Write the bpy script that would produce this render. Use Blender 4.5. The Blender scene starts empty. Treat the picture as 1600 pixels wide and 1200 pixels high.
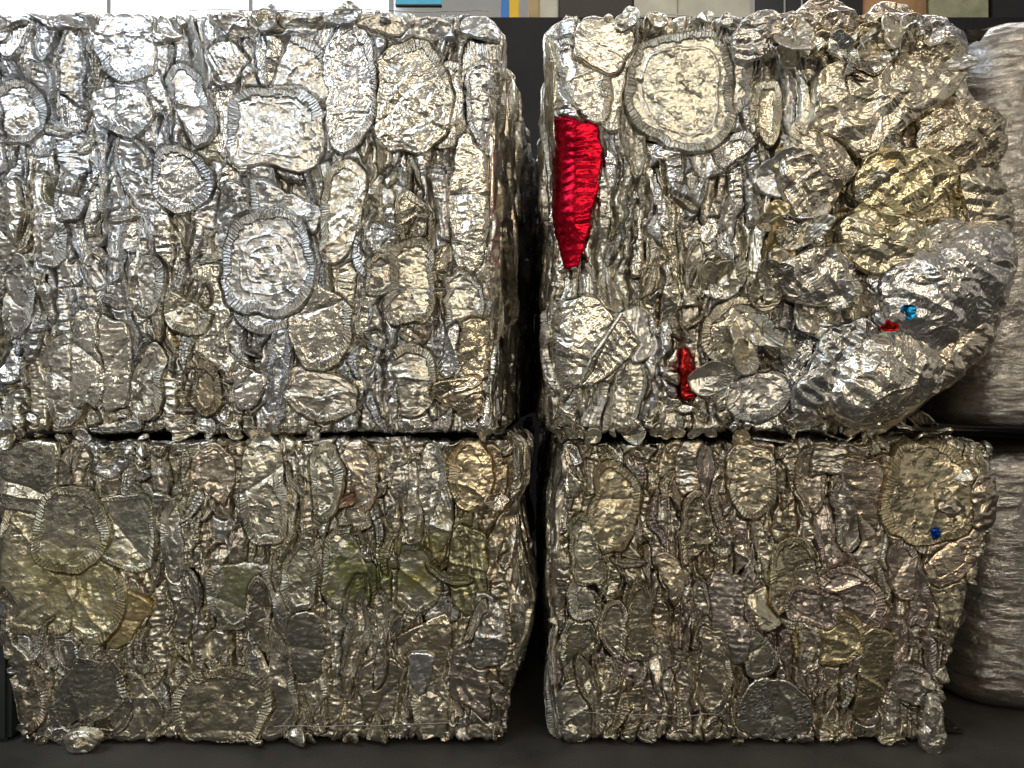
import bpy, math, random
import numpy as np

# ------------------------------------------------------------------ camera, world, lamps
C = bpy.context.scene
S = 0.0015                      # metres per photo pixel on the bales' front plane
YF = 1.95                       # distance of that plane
CAMZ = 0.85
def X(px): return (px - 800.0) * S
def Z(py): return CAMZ + (600.0 - py) * S

cam_d = bpy.data.cameras.new('camera')
cam = bpy.data.objects.new('camera', cam_d)
C.collection.objects.link(cam)
cam.location = (0, 0, CAMZ)
cam.rotation_euler = (math.radians(90), 0, 0)
cam_d.sensor_width = 36
cam_d.lens = 36 * YF / (1600 * S)
cam_d.clip_start = 0.02
cam_d.clip_end = 200
C.camera = cam

C.view_settings.view_transform = 'Standard'
C.view_settings.look = 'None'
C.view_settings.exposure = 0.0
C.view_settings.gamma = 1.0
C.view_settings.use_curve_mapping = False
C.cycles.use_denoising = True
C.cycles.max_bounces = 6
C.cycles.glossy_bounces = 4
C.cycles.sample_clamp_indirect = 6.0

world = bpy.data.worlds.new("World")
C.world = world
world.use_nodes = True
wn, wl = world.node_tree.nodes, world.node_tree.links
wn.clear()
w_out = wn.new('ShaderNodeOutputWorld')
w_bg = wn.new('ShaderNodeBackground')
w_tc = wn.new('ShaderNodeTexCoord')
w_noise = wn.new('ShaderNodeTexNoise'); w_noise.inputs['Scale'].default_value = 3.2
w_noise.inputs['Detail'].default_value = 3
w_ramp = wn.new('ShaderNodeValToRGB')
cr = w_ramp.color_ramp
cr.elements[0].position = 0.40; cr.elements[0].color = (0.10, 0.10, 0.10, 1)
cr.elements[1].position = 0.72; cr.elements[1].color = (1.25, 1.15, 0.97, 1)
e = cr.elements.new(0.56); e.color = (0.32, 0.295, 0.25, 1)
w_sep = wn.new('ShaderNodeSeparateXYZ')
w_map = wn.new('ShaderNodeMapRange')           # warehouse: dim floor, bright roof
w_map.inputs['From Min'].default_value = -0.5; w_map.inputs['From Max'].default_value = 0.7
w_map.inputs['To Min'].default_value = 0.60; w_map.inputs['To Max'].default_value = 1.25
w_mul = wn.new('ShaderNodeVectorMath'); w_mul.operation = 'SCALE'
wl.new(w_tc.outputs['Generated'], w_noise.inputs['Vector'])
wl.new(w_noise.outputs['Fac'], w_ramp.inputs['Fac'])
wl.new(w_tc.outputs['Generated'], w_sep.inputs[0])
wl.new(w_sep.outputs['Z'], w_map.inputs['Value'])
wl.new(w_ramp.outputs['Color'], w_mul.inputs[0])
wl.new(w_map.outputs['Result'], w_mul.inputs['Scale'])
wl.new(w_mul.outputs[0], w_bg.inputs['Color'])
w_bg.inputs['Strength'].default_value = 0.95
wl.new(w_bg.outputs[0], w_out.inputs['Surface'])

def area(name, loc, target, sx, sy, power, col):
    d = bpy.data.lights.new(name, 'AREA'); d.shape = 'RECTANGLE'
    d.size = sx; d.size_y = sy; d.energy = power; d.color = col
    o = bpy.data.objects.new(name, d); C.collection.objects.link(o)
    o.location = loc
    v = np.array(target, float) - np.array(loc, float)
    from mathutils import Vector
    o.rotation_euler = Vector(v).to_track_quat('-Z', 'Y').to_euler()
    return o
area('ceiling_or_fill_lamp', (-1.8, 0.5, 2.9), (-0.9, 2.0, 1.3), 1.8, 0.9, 31, (0.74, 0.87, 1.0))  # lamp added to imitate the cool glare over the upper left bale
area('ceiling_or_fill_lamp', (0.5, -0.6, 3.6), (0.3, 2.0, 0.9), 2.0, 0.5, 8.5, (1.0, 0.95, 0.86))
area('ceiling_or_fill_lamp', (1.9, -1.6, 3.4), (0.8, 2.0, 0.9), 0.9, 0.25, 15, (1.0, 0.80, 0.50))
area('ceiling_or_fill_lamp', (-2.6, -1.8, 2.6), (0.0, 2.0, 0.8), 0.7, 1.4, 10, (1.0, 0.92, 0.78))
area('ceiling_or_fill_lamp', (0.2, 3.2, 4.2), (0.2, 2.6, 1.7), 3.2, 0.5, 32, (1.0, 0.97, 0.95))
area('ceiling_or_fill_lamp', (0.3, -1.6, 1.9), (0.1, 2.0, 0.4), 2.2, 0.3, 23, (1.0, 0.84, 0.60))  # low front fill, added to brighten the lower bales
area('ceiling_or_fill_lamp', (1.7, 2.9, 3.4), (1.35, 2.5, 1.4), 0.9, 0.6, 18, (1.0, 0.93, 0.90))
area('window_light', (-2.2, 4.6, 3.4), (-0.8, 2.0, 1.7), 1.6, 1.2, 60, (0.85, 0.93, 1.0))

# ------------------------------------------------------------------ noise
def _h(i, j, seed):
    n = (i.astype(np.int64) * 374761393 + j.astype(np.int64) * 668265263 + int(seed) * 1442695041) & 0xFFFFFFFF
    n = ((n ^ (n >> 13)) * 1274126177) & 0xFFFFFFFF
    n = n ^ (n >> 16)
    return (n & 0xFFFF) / 32767.5 - 1.0
def facet(x, y, cell, seed):
    """piecewise-linear noise: flat facets with sharp creases between them (crumpled foil)"""
    x = np.asarray(x) / cell; y = np.asarray(y) / cell
    s = (x + y) * 0.36602540
    xs, ys = x + s, y + s
    i, j = np.floor(xs), np.floor(ys)
    u, v = xs - i, ys - j
    a = u > v
    h00 = _h(i, j, seed); h11 = _h(i + 1, j + 1, seed)
    h10 = _h(i + 1, j, seed); h01 = _h(i, j + 1, seed)
    return np.where(a, h00 * (1 - u) + h10 * (u - v) + h11 * v, h00 * (1 - v) + h01 * (v - u) + h11 * u)
def smooth(x, y, cell, seed):
    x = np.asarray(x) / cell; y = np.asarray(y) / cell
    i, j = np.floor(x), np.floor(y)
    u, v = x - i, y - j
    u = u * u * (3 - 2 * u); v = v * v * (3 - 2 * v)
    return (_h(i, j, seed) * (1 - u) + _h(i + 1, j, seed) * u) * (1 - v) + (_h(i, j + 1, seed) * (1 - u) + _h(i + 1, j + 1, seed) * u) * v
def crumple(x, y, seed, an=0.0, k=1.0):
    c, s = math.cos(an), math.sin(an)
    xr, yr = x * c - y * s, x * s + y * c
    wx = xr + 0.014 * smooth(xr, yr, 0.045, seed + 5); wy = yr + 0.014 * smooth(xr, yr, 0.045, seed + 6)
    r = 0.0026 * facet(wx, wy, 0.052 * k, seed) + 0.0018 * facet(wy, wx, 0.022 * k, seed + 1)
    r += 0.0011 * facet(wx + wy * .3, wy, 0.0100 * k, seed + 2) + 0.0006 * facet(wy, wx - wy * .4, 0.0058, seed + 4)
    rg = 1 - np.abs(facet(wx, wy * 0.8, 0.036 * k, seed + 3)) * 2
    r += 0.0018 * np.clip(rg, 0, 1) ** 3
    return r
def sst(a, b, x):
    t = np.clip((x - a) / (b - a), 0, 1)
    return t * t * (3 - 2 * t)

# ------------------------------------------------------------------ materials
def nodes_of(name):
    m = bpy.data.materials.new(name); m.use_nodes = True
    n, l = m.node_tree.nodes, m.node_tree.links
    n.clear()
    o = n.new('ShaderNodeOutputMaterial'); b = n.new('ShaderNodeBsdfPrincipled')
    l.new(b.outputs[0], o.inputs['Surface'])
    return m, n, l, b
def math_node(n, l, op, a, b=None, c=None):
    m = n.new('ShaderNodeMath'); m.operation = op
    for k, v in enumerate((a, b, c)):
        if v is None: continue
        if isinstance(v, (int, float)): m.inputs[k].default_value = v
        else: l.new(v, m.inputs[k])
    return m.outputs[0]
def ramp(n, l, fac, stops):
    r = n.new('ShaderNodeValToRGB'); cr = r.color_ramp
    while len(cr.elements) < len(stops): cr.elements.new(0.5)
    for e_, (p, c) in zip(cr.elements, stops):
        e_.position = p; e_.color = tuple(c) + (1,) if len(c) == 3 else c
    l.new(fac, r.inputs['Fac']); return r.outputs['Color']
def tex_noise(n, l, vec, scale, detail=3, rough=0.5, dist=0.0):
    t = n.new('ShaderNodeTexNoise'); t.inputs['Scale'].default_value = scale
    t.inputs['Detail'].default_value = detail; t.inputs['Roughness'].default_value = rough
    t.inputs['Distortion'].default_value = dist
    l.new(vec, t.inputs['Vector']); return t
def mixc(n, l, fac, a, b, mode='MIX'):
    m = n.new('ShaderNodeMix'); m.data_type = 'RGBA'; m.blend_type = mode
    for sock, v in ((m.inputs[0], fac), (m.inputs[6], a), (m.inputs[7], b)):
        if isinstance(v, (int, float)): sock.default_value = v
        elif isinstance(v, tuple): sock.default_value = v if len(v) == 4 else v + (1,)
        else: l.new(v, sock)
    return m.outputs[2]

def foil_material(name, rough=0.29, fine=1.0, dirt_a=(0.20, 0.13, 0.06), dirt_b=(0.30, 0.27, 0.13), bump=1.0, metal=1.0, blobs=()):
    m, n, l, b = nodes_of(name)
    tc = n.new('ShaderNodeTexCoord'); oi = n.new('ShaderNodeObjectInfo')
    off = n.new('ShaderNodeVectorMath'); off.operation = 'MULTIPLY_ADD'
    comb = n.new('ShaderNodeCombineXYZ')
    for k in range(3): l.new(oi.outputs['Random'], comb.inputs[k])
    l.new(comb.outputs[0], off.inputs[0]); off.inputs[1].default_value = (37, 91, 53)
    l.new(tc.outputs['Object'], off.inputs[2])
    P = off.outputs[0]
    # coordinates pushed about, so facets are irregular
    nd = tex_noise(n, l, P, 38, 2)
    sub = n.new('ShaderNodeVectorMath'); sub.operation = 'SUBTRACT'
    l.new(nd.outputs['Color'], sub.inputs[0]); sub.inputs[1].default_value = (.5, .5, .5)
    sc = n.new('ShaderNodeVectorMath'); sc.operation = 'SCALE'; sc.inputs['Scale'].default_value = 0.03
    l.new(sub.outputs[0], sc.inputs[0])
    add = n.new('ShaderNodeVectorMath'); l.new(P, add.inputs[0]); l.new(sc.outputs[0], add.inputs[1])
    vr = n.new('ShaderNodeVectorRotate'); vr.rotation_type = 'Y_AXIS'; l.new(add.outputs[0], vr.inputs['Vector'])
    l.new(math_node(n, l, 'MULTIPLY', math_node(n, l, 'SUBTRACT', oi.outputs['Random'], .5), 2.0), vr.inputs['Angle'])
    Q = vr.outputs[0]
    def flats(scale, k, stretch):
        mp = n.new('ShaderNodeMapping'); mp.inputs['Scale'].default_value = stretch; l.new(Q, mp.inputs['Vector'])
        v = n.new('ShaderNodeTexVoronoi'); v.feature = 'F1'; v.inputs['Scale'].default_value = scale; l.new(mp.outputs[0], v.inputs['Vector'])
        d = n.new('ShaderNodeVectorMath'); d.operation = 'SUBTRACT'; l.new(mp.outputs[0], d.inputs[0]); l.new(v.outputs['Position'], d.inputs[1])
        c = n.new('ShaderNodeVectorMath'); c.operation = 'SUBTRACT'; l.new(v.outputs['Color'], c.inputs[0]); c.inputs[1].default_value = (.5, .5, .5)
        t = n.new('ShaderNodeVectorMath'); t.operation = 'DOT_PRODUCT'; l.new(c.outputs[0], t.inputs[0]); l.new(d.outputs[0], t.inputs[1])
        return math_node(n, l, 'MULTIPLY_ADD', v.outputs['Distance'], 0.22 * k / 200, math_node(n, l, 'MULTIPLY', t.outputs['Value'], k))
    f1 = flats(52 * fine, 100.0, (1, 1, 1.8)); f2 = flats(125 * fine, 42.0, (.8, 1, 1.6))
    n3 = tex_noise(n, l, P, 420, 3, 0.6)
    # strength of the crumpling differs from patch to patch
    pm = tex_noise(n, l, P, 17, 2)
    pmr = ramp(n, l, pm.outputs['Fac'], [(0.38, (0.22,) * 3), (0.64, (1.15,) * 3)])
    h = math_node(n, l, 'ADD', f1, f2)
    h = math_node(n, l, 'MULTIPLY_ADD', n3.outputs['Fac'], 0.06, h)
    h = math_node(n, l, 'MULTIPLY', h, pmr)
    # pleats of the rim
    uv = n.new('ShaderNodeUVMap'); uv.uv_map = 'pleat'
    sp = n.new('ShaderNodeSeparateXYZ'); l.new(uv.outputs[0], sp.inputs[0])
    nj = tex_noise(n, l, P, 60, 2)
    ph = math_node(n, l, 'MULTIPLY_ADD', nj.outputs['Fac'], 2.2, math_node(n, l, 'MULTIPLY', sp.outputs['X'], 6.2832))
    sn = math_node(n, l, 'SINE', ph)
    cu = n.new('ShaderNodeCombineXYZ'); l.new(math_node(n, l, 'MULTIPLY', sp.outputs['X'], 2.6), cu.inputs[0])
    l.new(math_node(n, l, 'MULTIPLY', nj.outputs['Fac'], 1.4), cu.inputs[1]); l.new(oi.outputs['Random'], cu.inputs[2])
    n1d = tex_noise(n, l, cu.outputs[0], 1.0, 2, 0.7)
    sn = math_node(n, l, 'MULTIPLY_ADD', sn, 0.30, math_node(n, l, 'MULTIPLY', n1d.outputs['Fac'], 1.6))
    am = tex_noise(n, l, P, 34, 2)
    amr = ramp(n, l, am.outputs['Fac'], [(0.3, (0.6,) * 3), (0.6, (1,) * 3)])
    pl = math_node(n, l, 'MULTIPLY', math_node(n, l, 'MULTIPLY', sn, amr), sp.outputs['Y'])
    h = math_node(n, l, 'MULTIPLY_ADD', pl, 1.7, math_node(n, l, 'MULTIPLY', h, math_node(n, l, 'SUBTRACT', 1.0, math_node(n, l, 'MULTIPLY', sp.outputs['Y'], 0.6))))
    bp = n.new('ShaderNodeBump'); bp.inputs['Strength'].default_value = 1.0
    bp.inputs['Distance'].default_value = 0.0036 * bump
    l.new(h, bp.inputs['Height']); l.new(bp.outputs[0], b.inputs['Normal'])
    # colour
    nv = tex_noise(n, l, P, 24, 4, 0.6)
    var = ramp(n, l, nv.outputs['Fac'], [(0.25, (0.74, 0.73, 0.72)), (0.7, (1.0, 1.0, 1.0))])
    base = mixc(n, l, 1.0, oi.outputs['Color'], var, 'MULTIPLY')
    nd1 = tex_noise(n, l, P, 13, 6, 0.68, 0.4)
    thr = math_node(n, l, 'SUBTRACT', 0.86, math_node(n, l, 'MULTIPLY', oi.outputs['Alpha'], 0.60))
    dm = math_node(n, l, 'MULTIPLY', math_node(n, l, 'SUBTRACT', nd1.outputs['Fac'], thr), 9.0)
    cl = n.new('ShaderNodeClamp')
    sk_ = tex_noise(n, l, P, 150, 3, .6)
    spk = math_node(n, l, 'MULTIPLY', math_node(n, l, 'SUBTRACT', sk_.outputs['Fac'], 0.60), 14.0)
    spk = math_node(n, l, 'MULTIPLY', math_node(n, l, 'MAXIMUM', spk, 0.0), math_node(n, l, 'MAXIMUM', math_node(n, l, 'SUBTRACT', oi.outputs['Alpha'], 0.15), 0.0))
    l.new(math_node(n, l, 'MAXIMUM', dm, spk), cl.inputs[0]); dmask = cl.outputs[0]
    bcol = None
    for (cx, cz, rx, rz, colr) in blobs:            # stains that run across the pans
        ge = n.new('ShaderNodeNewGeometry'); mp = n.new('ShaderNodeMapping'); mp.vector_type = 'POINT'
        mp.inputs['Location'].default_value = (-cx / rx, 0, -cz / rz); mp.inputs['Scale'].default_value = (1 / rx, 0, 1 / rz)
        l.new(ge.outputs['Position'], mp.inputs['Vector'])
        ln_ = n.new('ShaderNodeVectorMath'); ln_.operation = 'LENGTH'; l.new(mp.outputs[0], ln_.inputs[0])
        wn_ = tex_noise(n, l, ge.outputs['Position'], 22, 6, .7)
        v = math_node(n, l, 'MULTIPLY_ADD', math_node(n, l, 'SUBTRACT', wn_.outputs['Fac'], .5), 7.0, math_node(n, l, 'MULTIPLY', math_node(n, l, 'SUBTRACT', 1.0, ln_.outputs['Value']), 1.6))
        c_ = n.new('ShaderNodeClamp'); l.new(v, c_.inputs[0])
        k_ = math_node(n, l, 'MULTIPLY', c_.outputs[0], math_node(n, l, 'LESS_THAN', ln_.outputs['Value'], 1.3))
        base = mixc(n, l, math_node(n, l, 'MULTIPLY', k_, .8), base, colr)
        bcol = k_ if bcol is None else math_node(n, l, 'MAXIMUM', bcol, k_)
    nd2 = tex_noise(n, l, P, 31, 4)
    dcol = ramp(n, l, nd2.outputs['Fac'], [(0.38, dirt_a), (0.62, dirt_b)])
    df = math_node(n, l, 'MULTIPLY', dmask, 0.75)
    l.new(mixc(n, l, df, base, dcol), b.inputs['Base Color'])
    mm = math_node(n, l, 'SUBTRACT', metal, math_node(n, l, 'MULTIPLY', dmask, 0.6))
    if bcol is not None: mm = math_node(n, l, 'MAXIMUM', math_node(n, l, 'SUBTRACT', mm, math_node(n, l, 'MULTIPLY', bcol, .45)), 0.0)
    l.new(mm, b.inputs['Metallic'])
    rv = math_node(n, l, 'MULTIPLY_ADD', nv.outputs['Fac'], 0.22, rough - 0.10)
    l.new(math_node(n, l, 'MULTIPLY_ADD', dmask, 0.22, rv), b.inputs['Roughness'])
    return m
FOIL = foil_material('aluminium_foil')
CRUSHFOIL = foil_material('crushed_foil', rough=0.22, fine=0.8, bump=1.3)
SMOOTHFOIL = foil_material('smooth_foil', rough=0.20, bump=0.5)
BL = [(X(580), Z(900), .17, .085, (.17, .19, .03)), (X(375), Z(915), .07, .085, (.15, .16, .05)), (X(100), Z(900), .16, .12, (.36, .31, .14)), (X(190), Z(965), .07, .05, (.34, .28, .14)),
      (X(700), Z(880), .10, .16, (.26, .23, .07)), (X(545), Z(775), .03, .03, (.40, .20, .10))]
GREENFOIL = foil_material('mossy_foil', blobs=BL)
CHARFOIL = foil_material('browned_foil', rough=0.3, dirt_a=(0.10, 0.04, 0.015), dirt_b=(0.28, 0.15, 0.05))
SATIN = foil_material('satin_foil', rough=0.24, bump=0.22, fine=.7)
REDFOIL = foil_material('red_foil', rough=0.24, bump=0.14, dirt_a=(0.3, 0.01, 0.02), dirt_b=(0.45, 0.02, 0.03))

def simple(name, col, rough=0.6, metal=0.0, scale=6.0, var=0.25, bumpd=0.0, bscale=60):
    m, n, l, b = nodes_of(name)
    tc = n.new('ShaderNodeTexCoord')
    t = tex_noise(n, l, tc.outputs['Object'], scale, 5, 0.6)
    lo = tuple(c * (1 - var) for c in col); hi = tuple(min(1, c * (1 + var)) for c in col)
    l.new(ramp(n, l, t.outputs['Fac'], [(0.3, lo), (0.7, hi)]), b.inputs['Base Color'])
    b.inputs['Roughness'].default_value = rough; b.inputs['Metallic'].default_value = metal
    if bumpd:
        t2 = tex_noise(n, l, tc.outputs['Object'], bscale, 4)
        bp = n.new('ShaderNodeBump'); bp.inputs['Distance'].default_value = bumpd
        l.new(t2.outputs['Fac'], bp.inputs['Height']); l.new(bp.outputs[0], b.inputs['Normal'])
    return m

# ------------------------------------------------------------------ object helpers
COL = C.collection
def mesh_object(name, verts, quads, mat, parent=None, uv=None, origin=None, caps=None, smooth_shade=True):
    verts = np.asarray(verts, np.float64).reshape(-1, 3)
    if origin is None: origin = (verts.min(0) + verts.max(0)) / 2
    origin = np.asarray(origin, float)
    me = bpy.data.meshes.new(name)
    loc = (verts - origin).astype(np.float32)
    quads = np.asarray(quads, np.int32).reshape(-1, 4)
    loops = quads.ravel(); starts = np.arange(len(quads), dtype=np.int32) * 4
    if caps is not None:
        starts = np.concatenate([starts, [len(loops)]]).astype(np.int32)
        loops = np.concatenate([loops, np.asarray(caps, np.int32)])
    me.vertices.add(len(loc)); me.vertices.foreach_set('co', loc.ravel())
    me.loops.add(len(loops)); me.loops.foreach_set('vertex_index', loops)
    me.polygons.add(len(starts)); me.polygons.foreach_set('loop_start', starts)
    if uv is not None:
        u = np.zeros((len(loops), 2), np.float32); u[:len(uv)] = uv
        lay = me.uv_layers.new(name='pleat'); lay.data.foreach_set('uv', u.ravel())
    me.update(calc_edges=True); me.validate()
    me.shade_smooth() if smooth_shade else None
    me.materials.append(mat)
    o = bpy.data.objects.new(name, me); COL.objects.link(o)
    if parent is not None:
        o.parent = parent
        o.location = origin - np.array(world_loc(parent))
    else:
        o.location = origin
    return o
def world_loc(o):
    v = np.zeros(3)
    while o is not None:
        v += np.array(o.location); o = o.parent
    return v
def thing(name, label, cat, loc=(0, 0, 0), group=None):
    o = bpy.data.objects.new(name, None); COL.objects.link(o); o.location = loc
    o['label'] = label; o['category'] = cat
    if group: o['group'] = group
    return o
def tag(o, label, cat, group=None):
    o['label'] = label; o['category'] = cat
    if group: o['group'] = group
    return o
def box(name, lo, hi, mat, parent=None, bev=0.0):
    import bmesh
    bm = bmesh.new(); bmesh.ops.create_cube(bm, size=1)
    lo, hi = np.array(lo, float), np.array(hi, float)
    c = (lo + hi) / 2; d = hi - lo
    for v in bm.verts: v.co = (v.co.x * d[0], v.co.y * d[1], v.co.z * d[2])
    if bev: bmesh.ops.bevel(bm, geom=bm.edges[:], offset=bev, segments=2, affect='EDGES')
    me = bpy.data.meshes.new(name); bm.to_mesh(me); bm.free(); me.materials.append(mat)
    o = bpy.data.objects.new(name, me); COL.objects.link(o)
    if parent is not None: o.parent = parent; o.location = c - world_loc(parent)
    else: o.location = c
    return o
def tube(name, pts, r, mat, parent=None, nseg=6):
    pts = np.asarray(pts, float); n = len(pts)
    tg = np.gradient(pts, axis=0); tg /= np.linalg.norm(tg, axis=1)[:, None] + 1e-9
    up = np.array([0.1, 0.3, 1.0]); a = np.cross(tg, up); a /= np.linalg.norm(a, axis=1)[:, None] + 1e-9
    b = np.cross(tg, a)
    th = np.arange(nseg) / nseg * 2 * np.pi
    V = pts[:, None, :] + r * (np.cos(th)[None, :, None] * a[:, None, :] + np.sin(th)[None, :, None] * b[:, None, :])
    i = np.arange(n - 1)[:, None] * nseg; j = np.arange(nseg)[None, :]; j2 = (j + 1) % nseg
    q = np.stack([i + j, i + j2, i + nseg + j2, i + nseg + j], -1)
    return mesh_object(name, V, q, mat, parent)

# ------------------------------------------------------------------ a bale and the sheets pressed into it
class Bale:
    def __init__(s, x0, x1, z0, z1, yf=YF, depth=1.45, rc=0.035, seed=1, splay=(0.0, 0.0)):
        s.x0, s.x1, s.z0, s.z1, s.yf, s.depth, s.rc, s.seed = x0, x1, z0, z1, yf, depth, rc, seed
        s.splay = splay; s.edges = {}
    def macro(s, u, z):
        m = 0.010 * smooth(u, z * 0.7, 0.17, s.seed) + 0.006 * smooth(u, z * 0.6, 0.075, s.seed + 9)
        te = 0.020
        a = np.clip((z - (s.z1 - te)) / te, 0, 1.2); m = m - 0.013 * a ** 2
        a = np.clip(((s.z0 + te) - z) / te, 0, 1.2); m = m - 0.013 * a ** 2
        return m
    def edge(s, side, pts):
        p = sorted(((Z(b), X(a)) for a, b in pts)); s.edges[side] = (np.array([q[0] for q in p]), np.array([q[1] for q in p]))
    def surf(s, u, z, h):
        """unwrapped coordinate u (front face, then round the corners on to the sides) -> xyz"""
        du = 0.007 * smooth(u, z, 0.085, s.seed + 50) + 0.003 * facet(u, z, 0.04, s.seed + 51)
        z = z + 0.6 * (0.007 * smooth(u, z, 0.08, s.seed + 52) + 0.003 * facet(u, z, 0.04, s.seed + 53)) * np.clip((z - s.z0) / .05, 0, 1)
        u = u + du
        X0 = np.interp(z, *s.edges['L']) if 'L' in s.edges else s.x0
        X1 = np.interp(z, *s.edges['R']) if 'R' in s.edges else s.x1
        h = h + s.macro(u, z)
        rc = s.rc; q = rc * math.pi / 2
        x = u.copy(); y = s.yf - h
        dl = (X0 + rc) - u
        an = np.clip(dl / rc, 0, math.pi / 2); ex = np.clip(dl - q, 0, None); k = dl > 0
        x = np.where(k, X0 + rc - (rc + h) * np.sin(an) - s.splay[0] * ex, x)
        y = np.where(k, s.yf + rc - (rc + h) * np.cos(an) + ex, y)
        dr = u - (X1 - rc)
        an = np.clip(dr / rc, 0, math.pi / 2); ex = np.clip(dr - q, 0, None); k = dr > 0
        x = np.where(k, X1 - rc + (rc + h) * np.sin(an) + s.splay[1] * ex, x)
        y = np.where(k, s.yf + rc - (rc + h) * np.cos(an) + ex, y)
        return np.stack([x, y, z], -1)
    def plane(s, u, z, h): return np.stack([u, s.yf - h, z], -1)

def piece(name, surf, rng, parent, mapuv, R, mat=None, lay=0.0, tilt=(0, 0), dome=0.005, roll=0.016, rollw=0.14,
          rim=None, rimr=0.74, rimdepth=0.0025, pleats=None, crum=1.0, ck=1.0, folds=2, tint=(0.8, 0.78, 0.74), dirt=0.1,
          rings=(), ridges=None, band=None, res=0.0025, warp=0.003, sector=None, extra=None):
    """one flattened sheet or pan. mapuv(rho, theta) -> (u, z) on the face; relief is laid on along the face's normal"""
    nt = int(np.clip(2 * math.pi * R / res * 1.05, 48, 300)); nr = int(np.clip(R / res, 12, 70))
    rho = np.concatenate([np.linspace(0.02, 0.84, nr), np.linspace(0.84, 1.0, max(9, int(R * .16 / .0009)))[1:]])
    th = np.arange(nt) / nt * 2 * math.pi
    RH, TH = np.meshgrid(rho, th, indexing='ij')
    sd = rng.randint(1, 10 ** 6)
    u, z = mapuv(RH, TH)
    u = u + warp * smooth(u, z, 0.035, sd + 11) + 0.3 * warp * facet(u, z, 0.012, sd + 12)
    z = z + warp * smooth(u, z, 0.035, sd + 13) + 0.3 * warp * facet(u, z, 0.012, sd + 14)
    uc, zc = u[0].mean(), z[0].mean(); du, dz = u - uc, z - zc
    h = lay + tilt[0] * du + tilt[1] * dz + dome * (1 - RH ** 2)
    cr_ = crumple(u, z, sd, rng.uniform(0, 3), ck) * crum
    if rim is None: rimmask = np.zeros_like(RH)
    else:
        rimmask = sst(rimr - 0.02, rimr + 0.05, RH) * (1 - sst(0.95, 0.985, RH)) * rim
        if sector is not None:
            a0, aw = sector
            d = np.abs((TH - a0 + math.pi) % (2 * math.pi) - math.pi)
            rimmask = rimmask * (1 - sst(aw * 0.75, aw, d))
        h = h - rimdepth * (1 - sst(rimr - 0.09, rimr + 0.01, RH)) * np.minimum(1, rimmask.max() + 0.2)
        sv = 0.5 + 0.5 * smooth(np.cos(TH) * .1, np.sin(TH) * .1, 0.07, sd + 40)
        h = h + 0.0018 * np.exp(-((RH - 0.94) / 0.018) ** 2) * np.minimum(1, sv + .35) + 0.0010 * np.exp(-((RH - rimr) / 0.025) ** 2) * sv
        cr_ = cr_ * (1 - 0.55 * rimmask)
    h = h + cr_
    for _ in range(folds):
        a = rng.uniform(0, math.pi); d0 = rng.uniform(-0.6, 0.6) * R
        d = np.abs(du * math.cos(a) + dz * math.sin(a) - d0 + 0.01 * smooth(u, z, 0.05, sd + 20))
        h = h + rng.choice((-1, 1)) * rng.uniform(0.003, 0.008) * np.exp(-d / 0.011) * (1 - RH ** 4)
    for rr, aa, ww in rings: h = h + aa * np.exp(-((RH - rr) / ww) ** 2)
    if ridges is not None:
        na, k_, amp = ridges
        w = (du * math.cos(na) + dz * math.sin(na)) * k_ + 0.35 * smooth(u, z, 0.05, sd + 31)
        h = h + amp * (np.abs((w % 1) * 2 - 1) - 0.5) * (1 - 0.5 * RH ** 3)
    if extra is not None: h = h + extra(du, dz, RH, TH)
    h = h - roll * np.clip((RH - (1 - rollw)) / rollw, 0, 1) ** 2
    V = surf(u, z, h)
    i = np.arange(len(rho) - 1)[:, None] * nt; j = np.arange(nt)[None, :]; j2 = (j + 1) % nt
    q = np.stack([i + j, i + nt + j, i + nt + j2, i + j2], -1)
    npl = pleats if pleats is not None else max(8, round(2 * math.pi * R / 0.0080))
    npl = npl * 1.0
    f = lambda jj: jj / nt * npl
    J = np.broadcast_to(j, i.shape[:1] + (nt,)).astype(float)
    rm0 = rimmask[:-1]; rm1 = rimmask[1:]
    if band is not None:
        B = RH * np.sin(TH) * band; mk = (1 - sst(.9, 1., RH)) * (0.45 + 0.55 * np.clip(.6 + smooth(u, z, .05, sd + 60), 0, 1))
        rr = lambda q: np.roll(q, -1, 1)
        uv = np.stack([np.stack([B[:-1], mk[:-1]], -1), np.stack([B[1:], mk[1:]], -1), np.stack([rr(B[1:]), rr(mk[1:])], -1), np.stack([rr(B[:-1]), rr(mk[:-1])], -1)], 2)
    else: uv = np.stack([np.stack([f(J), rm0], -1), np.stack([f(J), rm1], -1),
                   np.stack([f(J + 1), np.roll(rm1, -1, 1)], -1), np.stack([f(J + 1), np.roll(rm0, -1, 1)], -1)], 2)
    o = mesh_object(name, V, q, mat or FOIL, parent, uv=uv.reshape(-1, 2), caps=np.arange(nt)[::1])
    o.color = (tint[0], tint[1], tint[2], dirt)
    return o

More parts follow.
